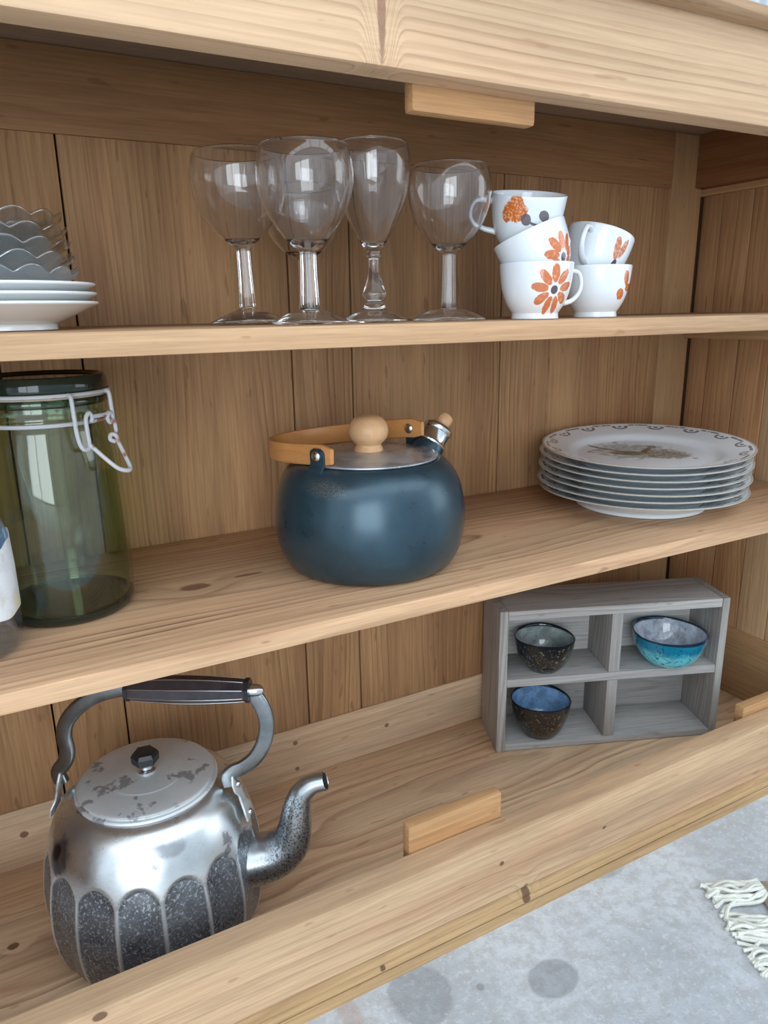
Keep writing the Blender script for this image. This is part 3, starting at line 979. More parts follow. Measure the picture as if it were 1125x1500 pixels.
def cup(px_loc, rx, ry, handle_az, mat, label, low=0.0):
    """rx: tips the mouth away (+) or towards the front (-); ry: rolls it to the right (+)"""
    f = facing(px_loc[0], px_loc[1])
    g = thing('teacup', label, 'cup', px_loc, 0, 'flowered cups on the top shelf')
    g.rotation_euler = (Matrix.Rotation(f, 3, 'Z') @ Matrix.Rotation(ry, 3, 'Y') @ Matrix.Rotation(-rx, 3, 'X')).to_euler()
    lathe('body', CUP_PROF, mat, g, 72, smooth=50)
    a = handle_az - PI / 2
    e = Vector((math.cos(a), math.sin(a), 0))
    pts = [e * 0.0330 + Vector((0, 0, 0.0430)), e * 0.0395 + Vector((0, 0, 0.0440)), e * 0.0480 + Vector((0, 0, 0.0420)), e * 0.0515 + Vector((0, 0, 0.0330)),
           e * 0.0490 + Vector((0, 0, 0.0235 + low * 0.6)), e * 0.0400 + Vector((0, 0, 0.0160 + low)), e * (0.0262 + low * 0.35) + Vector((0, 0, 0.0135 + low))]
    h = sweep('handle', spline(pts, 5), circ(0.0032, 12, 0.0024), MAT['cuphandle'], g, scale=lambda t: 1.25 - 0.5 * math.sin(PI * t))
    return g


MAT['cuphandle'] = ceramic('cup_handle_white', WHITE)
BL = Vector((-0.5149, -0.245, Z1 + 0.0003))
fb = facing(BL.x, BL.y)
sx, sn = Vector((math.cos(fb), math.sin(fb), 0)), Vector((-math.sin(fb), math.cos(fb), 0))
cup(BL, 0, 0, 2.15, MAT['cup_daisy'], 'white cup with a full orange daisy, at the bottom of the left cup stack')
cup(BL + sx * 0.0110 + sn * 0.0005 + Vector((0, 0, 0.0312)), 0.0, -0.40, 2.45, MAT['cup_daisy2'], 'white cup tipped to the left, middle of the left stack of three', 0.009)
cup(BL + sx * -0.0135 + sn * 0.009 + Vector((0, 0, 0.0622)), -0.22, 0.09, -1.50, MAT['cup_spray'], 'white cup with an orange bloom and dark leaves on top of the left stack', 0.003)
BRc = Vector((-0.4160, -0.222, Z1 + 0.0003))
fb2 = facing(BRc.x, BRc.y)
sx2, sn2 = Vector((math.cos(fb2), math.sin(fb2), 0)), Vector((-math.sin(fb2), math.cos(fb2), 0))
cup(BRc, 0, 0, 2.6, MAT['cup_pair'], 'white cup showing two orange petals, bottom of the right cup stack')
cup(BRc + sx2 * -0.0100 + sn2 * -0.003 + Vector((0, 0, 0.0342)), 0.20, 0.24, -0.30, MAT['cup_bud'], 'white cup tilted back with its handle in front, on top of the right stack')

# ------------------------------------------------------------------ white plates and pressed-glass dishes at the left
WP = Vector((-0.9631, -0.205, Z1 + 0.0003))
wp_prof = smooth_prof([(0.0280, 0.0000, 'c'), (0.0300, 0.0004, 'c'), (0.0300, 0.0045), (0.0330, 0.0062), (0.0440, 0.0118), (0.0560, 0.0180), (0.0592, 0.0196), (0.0600, 0.0208), (0.0592, 0.0220), (0.0560, 0.0204),
                       (0.0440, 0.0142), (0.0325, 0.0080), (0.0280, 0.0062), (0.0200, 0.0058), (0.0, 0.0058)], 3)
wp_prof = [(r, z * 0.9) for r, z in wp_prof]
wp_prof = [(0, 0.003), (0.026, 0.003), (0.027, 0.0002)] + wp_prof
wl = ['white plate at the bottom of the stack at the left end of the top shelf', 'white plate in the middle of the stack of three, left end of the top shelf',
      'white plate directly under the scalloped glass dishes']
for k in range(3):
    o = lathe('side_plate', wp_prof, MAT['white'], None, 72, (WP.x + (0, -0.0005, -0.001)[k], WP.y, WP.z + (0, 0.0064, 0.0129)[k]), smooth=50)
    tag(o, wl[k], 'plate', 'white plates on the top shelf')


def scallop(phase):
    N = 13
    def fn(a, r, z):
        t = max(0.0, min(1.0, (r - 0.028) / 0.022))
        w = abs(math.sin(N * (a + phase) / 2))
        return r * (1 + 0.050 * t * (w - 0.55)), z + 0.0052 * t * t * (w - 0.5)
    return fn


dish_prof = smooth_prof([(0.0, 0.0), (0.024, 0.0002), (0.030, 0.0030), (0.040, 0.0110), (0.0490, 0.0175), (0.0515, 0.0190), (0.0512, 0.0205), (0.0490, 0.0200), (0.0395, 0.0135), (0.029, 0.0055), (0.020, 0.0028), (0.0, 0.0026)], 3)
dl = ['scalloped blue-grey glass dish on top of the stack of glass dishes', 'scalloped glass dish, second from the top of the dish stack', 'scalloped glass dish in the middle of the dish stack',
      'scalloped glass dish, second from the bottom of the dish stack', 'scalloped glass dish at the bottom of the stack, lying in the top white plate']
for k in range(5):
    s = 1 - 0.018 * k
    pf = [(r * s, z) for r, z in dish_prof]
    o = lathe('glass_dish', pf, MAT['dishglass'], None, 156, (WP.x - 0.003 - 0.0008 * k, WP.y, WP.z + 0.0207 + 0.0092 * k), fn=scallop(0.13 * k), smooth=60)
    tag(o, dl[4 - k], 'dish', 'pressed glass dishes on the white plates')

# ------------------------------------------------------------------ green preserving jar
JP = Vector((-0.9468, -0.143, Z2 + 0.0004))
jar = thing('preserving_jar', 'large green glass clip-top preserving jar on the middle shelf', 'jar', JP, facing(JP.x, JP.y))
jar.scale = (1, 1, 1.072)
jo = smooth_prof([(0.0440, 0.0000, 'c'), (0.0500, 0.0010), (0.0532, 0.0050), (0.0546, 0.0130), (0.0553, 0.0300), (0.0552, 0.0600), (0.0546, 0.0900), (0.0536, 0.1130), (0.0518, 0.1330),
                  (0.0492, 0.1460), (0.0486, 0.1500), (0.0492, 0.1540), (0.0496, 0.1580), (0.0490, 0.1600), (0.0494, 0.1640), (0.0494, 0.1680)], 4)
ji = [(max(r - 0.0032, 0.0), max(z, 0.0050)) for r, z in jo[4:]][::-1]
jar_prof = [(0.0, 0.0030), (0.030, 0.0024), (0.0430, 0.0002)] + jo + ji + [(0.040, 0.0048), (0.020, 0.0062), (0.0, 0.0066)]
lathe('jar_body', jar_prof, MAT['green'], jar, 96, smooth=50)
lathe('jar_base', [(0.0, 0.0066), (0.020, 0.0063), (0.040, 0.0050), (0.0490, 0.0062), (0.0490, 0.0072), (0.040, 0.0066), (0.020, 0.0074), (0.0, 0.0078)], MAT['greendeep'], jar, 64, smooth=50)
lid_p = smooth_prof([(0.0, 0.1762), (0.0440, 0.1762, 'c'), (0.0496, 0.1766, 'c'), (0.0508, 0.1790), (0.0508, 0.1850), (0.0496, 0.1890), (0.0465, 0.1900), (0.0430, 0.1885), (0.0300, 0.1882), (0.0, 0.1882)], 4)
lathe('jar_lid', lid_p, MAT['greenlid'], jar, 96, smooth=50)
lathe('lid_edge', [(0.0503, 0.1772), (0.0510, 0.1776), (0.0515, 0.1800), (0.0514, 0.1850), (0.0500, 0.1894), (0.0480, 0.1902), (0.0478, 0.1897), (0.0497, 0.1888), (0.0509, 0.1850), (0.0509, 0.1790)], MAT['blackgreen'], jar, 96, closed=True, smooth=50)
lathe('foot_ring', [(0.0440, -0.0001), (0.0505, 0.0008), (0.0536, 0.0048), (0.0542, 0.0080), (0.0540, 0.0082), (0.0533, 0.0050), (0.0500, 0.0013), (0.0440, 0.0003)], MAT['blackgreen'], jar, 96, closed=True, smooth=50)
nk = smooth_prof([(0.0478, 0.1682, 'c'), (0.0502, 0.1686), (0.0508, 0.1712), (0.0500, 0.1736), (0.0470, 0.1742, 'c')], 3)
lathe('neck_rim', [(0.0465, 0.1682)] + nk + [(0.0465, 0.1742)], MAT['greendeep'], jar, 96, closed=True, smooth=50)
lathe('rubber_seal', [(0.0470, 0.1743), (0.0512, 0.1743), (0.0514, 0.1752), (0.0512, 0.1761), (0.0470, 0.1761)], MAT['rubber'], jar, 96, closed=True)


def arc(r, z, a0, a1, n=40):
    return [Vector((r * math.cos(a0 + (a1 - a0) * i / n), r * math.sin(a0 + (a1 - a0) * i / n), z)) for i in range(n + 1)]


wz = 0.1560
sweep('neck_wire', arc(0.0505, wz, 0, 2 * PI, 72)[:-1], circ(0.0016, 8), MAT['wire'], jar, closed=True)
sweep('lid_wire', arc(0.0522, 0.1772, 0, 2 * PI, 72)[:-1], circ(0.0014, 8), MAT['wire'], jar, closed=True)
# the clip stands at the right-hand side, turned a little to the front
ca = -0.85


def cp(t, rad, z):
    """t: distance along the side of the jar, rad: distance from its axis"""
    e = Vector((math.cos(ca), math.sin(ca), 0))
    w = Vector((-math.sin(ca), math.cos(ca), 0))
    return e * rad + w * t + Vector((0, 0, z))


b1 = [cp(-0.0190, 0.0485, 0.1772), cp(-0.0200, 0.0525, 0.1760), cp(-0.0202, 0.0535, 0.1640), cp(-0.0202, 0.0545, 0.1480), cp(-0.0185, 0.0560, 0.1390), cp(-0.0140, 0.0565, 0.1370), cp(-0.0105, 0.0560, 0.1400),
      cp(-0.0095, 0.0545, 0.1500), cp(-0.0090, 0.0540, 0.1590), cp(-0.0060, 0.0545, 0.1630), cp(-0.0030, 0.0545, 0.1600), cp(-0.0040, 0.0540, 0.1560)]
b2 = [Vector(p) for p in b1]
sweep('clip_wire', spline(b1, 5), circ(0.0017, 8), MAT['wire'], jar)
b2 = [cp(0.0190, 0.0485, 0.1772), cp(0.0200, 0.0525, 0.1760), cp(0.0202, 0.0535, 0.1640), cp(0.0202, 0.0540, 0.1560), cp(0.0170, 0.0550, 0.1605), cp(0.0130, 0.0550, 0.1580), cp(0.0150, 0.0550, 0.1535), cp(0.0200, 0.0550, 0.1540),
      cp(0.0202, 0.0555, 0.1440), cp(0.0190, 0.0560, 0.1390)]
sweep('clip_wire', spline(b2, 5), circ(0.0017, 8), MAT['wire'], jar)
b3 = [cp(-0.0030, 0.0545, 0.1600), cp(0.0040, 0.0550, 0.1600), cp(0.0110, 0.0550, 0.1600), cp(0.0150, 0.0550, 0.1610)]
sweep('clip_pin', spline(b3, 4), circ(0.0016, 8), MAT['wire'], jar)
lv = [cp(-0.0105, 0.0560, 0.1400), cp(-0.0090, 0.0590, 0.1370), cp(-0.0050, 0.0660, 0.1290), cp(0.0000, 0.0725, 0.1215), cp(0.0070, 0.0755, 0.1185), cp(0.0125, 0.0740, 0.1195), cp(0.0150, 0.0680, 0.1270), cp(0.0165, 0.0610, 0.1370),
      cp(0.0170, 0.0580, 0.1430), cp(0.0140, 0.0555, 0.1440), cp(0.0125, 0.0560, 0.1405), cp(0.0160, 0.0575, 0.1385)]
sweep('clip_lever', spline(lv, 5), circ(0.0017, 8), MAT['wire'], jar)

# ------------------------------------------------------------------ bottle at the very left
BP = Vector((-1.0270, -0.205, Z2 + 0.0004))
bot = thing('glass_bottle', 'clear glass bottle with a torn pale label, cut off by the left edge', 'bottle', BP, facing(BP.x, BP.y))
bo = smooth_prof([(0.0280, 0.0000, 'c'), (0.0350, 0.0012), (0.0386, 0.0060), (0.0398, 0.0140), (0.0402, 0.0300), (0.0402, 0.0620), (0.0394, 0.0860), (0.0360, 0.1040), (0.0290, 0.1200), (0.0200, 0.1360), (0.0150, 0.1500),
                  (0.0138, 0.1700), (0.0138, 0.2000), (0.0155, 0.2010), (0.0155, 0.2080), (0.0140, 0.2090)], 4)
bi = [(max(r - 0.0025, 0.0), z) for r, z in bo if z > 0.006][::-1]
lathe('bottle_body', [(0, 0.004), (0.026, 0.0005)] + bo + bi + [(0.030, 0.0065), (0.0, 0.0080)], MAT['bottleglass'], bot, 80, smooth=50)
lathe('label', [(0.0404, 0.0330), (0.0407, 0.0330), (0.0407, 0.0640), (0.0399, 0.0880), (0.0396, 0.0880), (0.0404, 0.0640)], MAT['label'], bot, 80,
      fn=lambda a, r, z: (r, z + (0.0035 * math.sin(3 * a + 1) + 0.0012 * math.sin(11 * a)) * (1 if z > 0.07 else 0.6)), closed=True, smooth=50)

# ------------------------------------------------------------------ petrol-blue kettle
KP = Vector((-0.6589, -0.1711, Z2 + 0.0004))
ket = thing('whistling_kettle', 'petrol blue squat kettle with bent wooden handle on the middle shelf', 'kettle', KP, facing(KP.x, KP.y))
kb = smooth_prof([(0.0, 0.0012), (0.0720, 0.0000, 'c'), (0.0800, 0.0012), (0.0862, 0.0070), (0.0925, 0.0200), (0.0958, 0.0360), (0.0968, 0.0520), (0.0955, 0.0680), (0.0920, 0.0830), (0.0865, 0.0950), (0.0790, 0.1040), (0.0730, 0.1080), (0.0695, 0.1092, 'c'), (0.0640, 0.1095), (0.0, 0.1095)], 5)
lathe('kettle_body', kb, MAT['petrol'], ket, 96, smooth=50)
kl = smooth_prof([(0.0690, 0.1095, 'c'), (0.0698, 0.1103), (0.0692, 0.1116), (0.0660, 0.1122), (0.0600, 0.1120), (0.0400, 0.1140), (0.0220, 0.1155), (0.0, 0.1160)], 4)
kl_o = lathe('lid', kl, MAT['lidmetal'], ket, 96, smooth=40)
kk = smooth_prof([(0.0150, 0.1150, 'c'), (0.0140, 0.1180), (0.0128, 0.1215), (0.0150, 0.1240), (0.0185, 0.1285), (0.0200, 0.1345), (0.0190, 0.1410), (0.0150, 0.1470), (0.0090, 0.1500), (0.0, 0.1510)], 5)
lathe('lid_knob', [(0, 0.1150)] + kk, MAT['knobwood'], kl_o, 48, smooth=60)
ka = math.radians(48)
ke = Vector((math.cos(ka), math.sin(ka), 0))             # towards the spout
kp_ = Vector((-math.sin(ka), math.cos(ka), 0))
ks = Vector((math.cos(math.radians(38)), math.sin(math.radians(38)), 0))           # side the handle has dropped to
HR = 0.0715
for sgn in (-1, 1):
    base = ke * (sgn * HR)
    zt = 0.1205 if sgn < 0 else 0.1290
    bm = bmesh.new()
    # a strap standing on the shoulder with a rounded top
    path = [base + ke * (sgn * 0.0060) + Vector((0, 0, 0.0975)), base + ke * (sgn * 0.0040) + Vector((0, 0, 0.1060)), base + Vector((0, 0, 0.1120)), base + Vector((0, 0, zt)), base + Vector((0, 0, zt + 0.0072))]
    add_sweep(bm, spline(path, 4), rrect(0.0185, 0.0024, 0.0008), up=ke, scale=lambda t: (1.0 if t < 0.80 else max(0.35, math.sqrt(max(0.0, 1 - ((t - 0.80) / 0.22) ** 2))), 1.0))
    br = link('bracket', mesh_from(bm), MAT['petrol'], ket)
    outward = -1 if sgn < 0 else -1
    rivet('rivet', base + ke * (-0.0014 if sgn > 0 else -0.0014) + (ke * -0.0058 if sgn > 0 else Vector((0, 0, 0))) + Vector((0, 0, zt)), ke * -1, 0.0052, 0.0030, MAT['rivet'], br)
n = 40
hp = []
for i in range(n + 1):
    t = PI * (-0.04 + 1.08 * i / n)
    off = -math.cos(max(0, min(PI, t))) * (HR - 0.0035)
    d = 0.1250 * math.sin(t)
    z = 0.1210 + (0.0085) * (i / n) - 0.0140 * max(0.0, math.sin(t))
    hp.append(ke * off + kp_ * d + Vector((0, 0, z)))
hd = sweep('handle', hp, rrect(0.0048, 0.0200, 0.0018), MAT['handlewood'], ket, up=(0, 0, 1), scale=lambda t: (1.0, 1.0 if 0.02 < t < 0.98 else 0.72))
# spout with its whistle cap
sp0 = ks * 0.0690 + Vector((0, 0, 0.0930))
sdir = (ks * 0.62 + Vector((0, 0, 0.78))).normalized()
sweep('spout', [sp0, sp0 + sdir * 0.012, sp0 + sdir * 0.020, sp0 + sdir * 0.023], circ(0.0168, 28), MAT['petrol'], ket, scale=lambda t: 1.12 - 0.15 * t)
bm = bmesh.new()
add_lathe(bm, [(0, 0), (0.0160, 0), (0.0166, 0.0015), (0.0150, 0.004), (0.0150, 0.015), (0.0162, 0.0165), (0.0165, 0.0190), (0.0150, 0.0215), (0.0120, 0.0235), (0.0075, 0.0245), (0.0, 0.0245)], 40)
wq = Vector((0, 0, 1)).rotation_difference(sdir).to_matrix().to_4x4()
bm.transform(Matrix.Translation(sp0 + sdir * 0.0232) @ wq)
wc = link('whistle_cap', mesh_from(bm), MAT['chrome'], ket)
bm = bmesh.new()
add_lathe(bm, [(0, 0), (0.0050, 0), (0.0052, 0.003), (0.0080, 0.0065), (0.0088, 0.0120), (0.0075, 0.0160), (0.0, 0.0172)], 24)
kn = sp0 + sdir * 0.0440
tq = Vector((0, 0, 1)).rotation_difference((sdir + ks * 0.35).normalized()).to_matrix().to_4x4()
bm.transform(Matrix.Translation(kn) @ tq)
link('cap_knob', mesh_from(bm), MAT['knobwood'], wc)

# ------------------------------------------------------------------ dinner plates
PP = Vector((-0.2490, -0.1500, Z2))
dp = smooth_prof([(0.0790, 0.0000, 'c'), (0.0815, 0.0003, 'c'), (0.0820, 0.0050), (0.0880, 0.0085), (0.0950, 0.0130), (0.1050, 0.0165), (0.1200, 0.0205), (0.1290, 0.0232), (0.1305, 0.0242), (0.1298, 0.0254), (0.1200, 0.0232),
                  (0.1050, 0.0194), (0.0950, 0.0160), (0.0880, 0.0108), (0.0800, 0.0082), (0.0500, 0.0072), (0.0, 0.0070)], 3)
dp = [(0, 0.0042), (0.0745, 0.0042), (0.0765, 0.0002)] + dp
lab = ['dinner plate at the very bottom of the stack of seven, resting on the shelf', 'dinner plate second from the bottom of the stack of seven', 'dinner plate third from the bottom of the stack of seven',
       'dinner plate exactly in the middle of the stack of seven', 'dinner plate third from the top of the stack of seven', 'dinner plate lying just under the decorated top plate',
       'top dinner plate with a pheasant picture and scrolled border']
offs = [(0.0005, 0), (-0.002, 0.001), (0.001, -0.001), (0.000, 0.001), (0.0025, 0), (0.001, 0.0015), (0.004, 0.0)]
fz = facing(PP.x, PP.y)
zc = 0.0
for k in range(7):
    bm = bmesh.new()
    add_lathe(bm, dp, 112)
    o = link('dinner_plate', mesh_from(bm), MAT['dinner'] if k == 6 else MAT['dinner_under'], None, None, k, 50)
    tl = 0.0075 * k
    o.matrix_world = Matrix.Translation((PP.x + offs[k][0], PP.y + offs[k][1], PP.z + (0.0004 if k == 0 else 0.0007 + 0.0090 * k))) @ Matrix.Rotation(fz, 4, 'Z') @ Matrix.Rotation(tl, 4, 'X')
    tag(o, lab[k], 'plate', 'dinner plates stacked on the middle shelf')

# ------------------------------------------------------------------ old metal kettle
MP = Vector((-0.9020, -0.1580, ZB + 0.0004))
mk = thing('water_kettle', 'tall tarnished metal kettle with fluted sides, curved spout and dark grip', 'kettle', MP, facing(MP.x, MP.y))
NP = 16
OUT = smooth_prof([(0.0840, 0.0000, 'c'), (0.0895, 0.0014), (0.0940, 0.0060), (0.0990, 0.0180), (0.1030, 0.0340), (0.1052, 0.0560), (0.1045, 0.0780), (0.1015, 0.1000), (0.0965, 0.1210), (0.0905, 0.1385), (0.0830, 0.1520), (0.0740, 0.1610), (0.0660, 0.1655)], 16)


def flute(a, r, z):
    w = 2 * PI / NP
    t = ((a / w + 1e-6) % 1.0 - 0.5) * w
    half = w / 2
    u = min(1.0, abs(t) / half)
    ztop = 0.1010 + 0.0240 * math.sqrt(max(0.0, 1 - u * u))
    m = max(0.0, min(1.0, (ztop - z) / 0.0055))
    m = m * m * (3 - 2 * m)
    m *= min(1.0, z / 0.004)
    d = 0.020 * (1 - u * u) + 0.010 * (1 - u ** 10)
    return r * (1 - m * d), z


lathe('kettle_body', [(0.0, 0.0015), (0.080, 0.0012)] + OUT + [(0.0640, 0.1655), (0.0, 0.1650)], MAT['nickel'], mk, NP * 20, fn=flute, smooth=24)
ml = smooth_prof([(0.0655, 0.1656, 'c'), (0.0668, 0.1668), (0.0655, 0.1690), (0.0630, 0.1694), (0.0628, 0.1706), (0.0636, 0.1716), (0.0620, 0.1730), (0.0500, 0.1748), (0.0365, 0.1760), (0.0358, 0.1765), (0.0345, 0.1768), (0.0200, 0.1778), (0.0, 0.1782)], 4)
mlid = lathe('lid', [(0, 0.1656)] + ml, MAT['nickel_lid'], mk, 96, smooth=40)
bm = bmesh.new()
add_lathe(bm, [(0, 0.1778), (0.0090, 0.1778), (0.0092, 0.1795), (0.0066, 0.1815), (0.0060, 0.1850), (0.0, 0.1850)], 32)
kn1 = link('knob_stem', mesh_from(bm), MAT['chrome'], mlid)
bm = bmesh.new()
add_lathe(bm, [(0, 0.1850), (0.0095, 0.1852), (0.0128, 0.1880), (0.0132, 0.1950), (0.0110, 0.1985), (0.0, 0.1998)], 6)
link('lid_knob', mesh_from(bm), MAT['black'], mlid, smooth=20)
am = math.radians(-24)
me_ = Vector((math.cos(am), math.sin(am), 0))
mw = Vector((-math.sin(am), math.cos(am), 0))


def mkp(e, z, w=0.0): return me_ * e + mw * w + Vector((0, 0, z))


strap = rrect(0.0150, 0.0068, 0.0030, 4)
hl = [(-0.0865, 0.1630), (-0.0880, 0.1745), (-0.0800, 0.1860), (-0.0760, 0.1980), (-0.0770, 0.2140), (-0.0730, 0.2290), (-0.0610, 0.2440), (-0.0440, 0.2560), (-0.0240, 0.2635), (-0.0080, 0.2660)]
hr = [(0.1030, 0.2655), (0.1130, 0.2580), (0.1195, 0.2430), (0.1210, 0.2280), (0.1170, 0.2100), (0.1080, 0.1940), (0.0960, 0.1835), (0.0860, 0.1785), (0.0800, 0.1720), (0.0820, 0.1630)]
sweep('handle_arm', spline([mkp(e, z) for e, z in hl], 5), strap, MAT['steel'], mk, up=mw)
sweep('handle_arm', spline([mkp(e, z) for e, z in hr], 5), strap, MAT['steel'], mk, up=mw)
# grip: eight-sided, thicker in the middle
oc = [(0.0116 * math.cos(PI / 8 + k * PI / 4), 0.0124 * math.sin(PI / 8 + k * PI / 4)) for k in range(8)]
gp = [mkp(-0.0085 + 0.1125 * i / 16, 0.2655) for i in range(17)]
gr = sweep('grip', gp, oc, MAT['ebony'], mk, up=(0, 0, 1), scale=lambda t: 0.78 + 0.30 * math.sin(PI * (0.12 + 0.80 * t)), smooth=20)
for sgn, e0 in ((1, -0.0100), (1, 0.1035)):
    bm = bmesh.new()
    add_sweep(bm, [mkp(e0, 0.2655), mkp(e0 + 0.0040, 0.2655)], [(a * 0.95, b * 0.95) for a, b in oc], up=(0, 0, 1))
    link('grip_ferrule', mesh_from(bm), MAT['black'], gr, smooth=20)
bm = bmesh.new()
for k in range(8):
    a = PI / 8 + k * PI / 4
    line = []
    for i in range(15):
        t = i / 14
        s = 0.78 + 0.30 * math.sin(PI * (0.12 + 0.80 * t))
        line.append(mkp(-0.0060 + 0.1080 * t, 0.2655 + 0.0124 * s * math.sin(a) * 1.005, -0.0116 * s * math.cos(a) * 1.005))
    add_sweep(bm, line, circ(0.00045, 6))
link('grip_inlay', mesh_from(bm), MAT['chrome'], gr)
bm = bmesh.new()
add_disc(bm, mkp(0.1075, 0.2655), me_, 0.0062, 0.0130, 20)
link('end_nut', mesh_from(bm), MAT['chrome'], gr)
# hinge plates riveted to the shoulder
def hinge(sgn, e_top, z_top):
    bm = bmesh.new()
    pts = [(sgn * 0.0985, 0.1290, 0.0100), (sgn * 0.0965, 0.1370, 0.0100), (sgn * 0.0930, 0.1450, 0.0060), (sgn * 0.0905, 0.1540, 0.0050), (sgn * 0.0880, 0.1600, 0.0085), (sgn * 0.0860, 0.1680, 0.0085), (sgn * 0.0850, 0.1750, 0.0050)]
    path = [mkp(e, z) for e, z, w in pts]
    ws = [w for e, z, w in pts]
    P = spline(path, 4)
    def sc(t):
        f = t * (len(ws) - 1)
        i = min(int(f), len(ws) - 2)
        return ((ws[i] * (1 - (f - i)) + ws[i + 1] * (f - i)) / 0.01, 1.0)
    add_sweep(bm, P, rrect(0.0200, 0.0022, 0.0008), up=me_, scale=sc)
    h = link('hinge_plate', mesh_from(bm), MAT['nickel_lid'], mk)
    for e, z in ((sgn * 0.0985, 0.1330), (sgn * 0.0885, 0.1640)):
        rivet('rivet', mkp(e, z), me_ * sgn, 0.0034, 0.0028, MAT['rivet'], h)


hinge(1, 0, 0)
hinge(-1, 0, 0)
sc_ = [(0.0960, 0.0760), (0.1090, 0.0790), (0.1240, 0.0850), (0.1370, 0.0980), (0.1425, 0.1170), (0.1450, 0.1360), (0.1500, 0.1530), (0.1600, 0.1640), (0.1740, 0.1690)]
rad = [0.0260, 0.0245, 0.0225, 0.0195, 0.0165, 0.0140, 0.0115, 0.0096, 0.0088]


def srad(t):
    f = t * (len(rad) - 1)
    i = min(int(f), len(rad) - 2)
    return (rad[i] * (1 - (f - i)) + rad[i + 1] * (f - i))


bm = bmesh.new()
P = spline([mkp(e, z) for e, z in sc_], 6)
add_sweep(bm, P, circ(1.0, 28), up=mw, scale=srad, caps=False)
Pi = P[-10:][::-1]
add_sweep(bm, Pi, circ(1.0, 28), up=mw, scale=lambda t: (0.0080 + 0.003 * t), caps=False)
bmesh.ops.remove_doubles(bm, verts=bm.verts, dist=1e-6)
be = [e for e in bm.edges if e.is_boundary]
link('spout', mesh_from(bm), MAT['spout'], mk, smooth=60)
sweep('spout_lip', [P[-1] + Vector((0, 0, 0)) + (mw * math.cos(a) + (P[-1] - P[-2]).normalized().cross(mw) * math.sin(a)) * 0.0086 for a in [2 * PI * i / 28 for i in range(28)]], circ(0.0007, 6), MAT['chrome'], mk, closed=True)

# ------------------------------------------------------------------ grey crate
CA = math.radians(-21.6)
CL, CD, CH = 0.3275, 0.086, 0.2140
cr = thing('compartment_crate', 'weathered grey wooden crate with four compartments on the cabinet floor', 'crate', (-0.4259, -0.0905, ZB + 0.0004), CA)
k2 = dict(parent=cr, bev=0.0012)
board('side_board', 0, 0.0122, 0, CD, 0, CH, MAT['crate_v'], seed=3.0, **k2)
board('side_board', CL - 0.0105, CL, 0, CD, 0, CH, MAT['crate_v'], seed=14.0, **k2)
board('top_board', 0.0124, CL - 0.0107, 0.0008, CD, CH - 0.0135, CH - 0.0005, MAT['crate'], seed=5.0, **k2)
board('bottom_board', 0.0124, CL - 0.0107, 0.0008, CD, 0.0005, 0.0105, MAT['crate'], seed=8.0, **k2)
board('middle_shelf', 0.0124, CL - 0.0107, 0.0012, CD - 0.0072, 0.1000, 0.1120, MAT['crate'], seed=11.0, **k2)
board('divider', 0.1585, 0.1745, 0.0020, CD - 0.0072, 0.1122, CH - 0.0137, MAT['crate_v'], seed=6.0, **k2)
board('divider', 0.1575, 0.1730, 0.0020, CD - 0.0072, 0.0107, 0.0998, MAT['crate_v'], seed=9.0, **k2)
board('back_board', 0.0124, CL - 0.0107, CD - 0.0070, CD, 0.0107, CH - 0.0137, MAT['crate'], seed=19.0, **k2)


def crate_pt(u, v, h):
    c, s = math.cos(CA), math.sin(CA)
    return Vector((-0.4259 + u * c - v * s, -0.0905 + u * s + v * c, ZB + h + 0.0007))


def bowl(u, v, h, R, H, rb, mat, label, wall=0.0028):
    p = crate_pt(u, v, h)
    out = smooth_prof([(rb * 0.93, 0.0, 'c'), (rb, 0.0010), (rb + (R - rb) * 0.42, H * 0.22), (rb + (R - rb) * 0.75, H * 0.50), (rb + (R - rb) * 0.93, H * 0.78), (R, H)], 5)
    inn = smooth_prof([(R - wall, H - 0.0003), (rb + (R - rb) * 0.90 - wall, H * 0.78), (rb + (R - rb) * 0.70 - wall, H * 0.52), (rb + (R - rb) * 0.3 - wall, H * 0.26), (rb * 0.6, H * 0.12), (0.0, H * 0.09)], 5)
    ph = u * 30
    o = lathe('pottery_bowl', [(0, 0.001)] + out + [(R - wall * 0.5, H + 0.0009)] + inn, mat, None, 72, p,
              fn=lambda a, r, z: (r * (1 + 0.012 * math.sin(2 * a + ph) + 0.006 * math.sin(5 * a)), z + (0.0012 * math.sin(2 * a + ph * 2) * z / H)), smooth=60)
    o.rotation_euler.z = facing(p.x, p.y)
    return tag(o, label, 'bowl', 'glazed bowls in the grey crate')


bowl(0.0740, 0.0320, 0.1122, 0.0420, 0.0475, 0.0240, MAT['glaze_grey'], 'dark bowl with a grey speckled inside in the upper left compartment')
bowl(0.2565, 0.0245, 0.1122, 0.0510, 0.0460, 0.0290, MAT['glaze_turq'], 'turquoise bowl with a pale inside in the upper right compartment')
bowl(0.0720, 0.0300, 0.0107, 0.0425, 0.0530, 0.0265, MAT['glaze_blue'], 'dark brown bowl with a light blue inside in the lower left compartment')

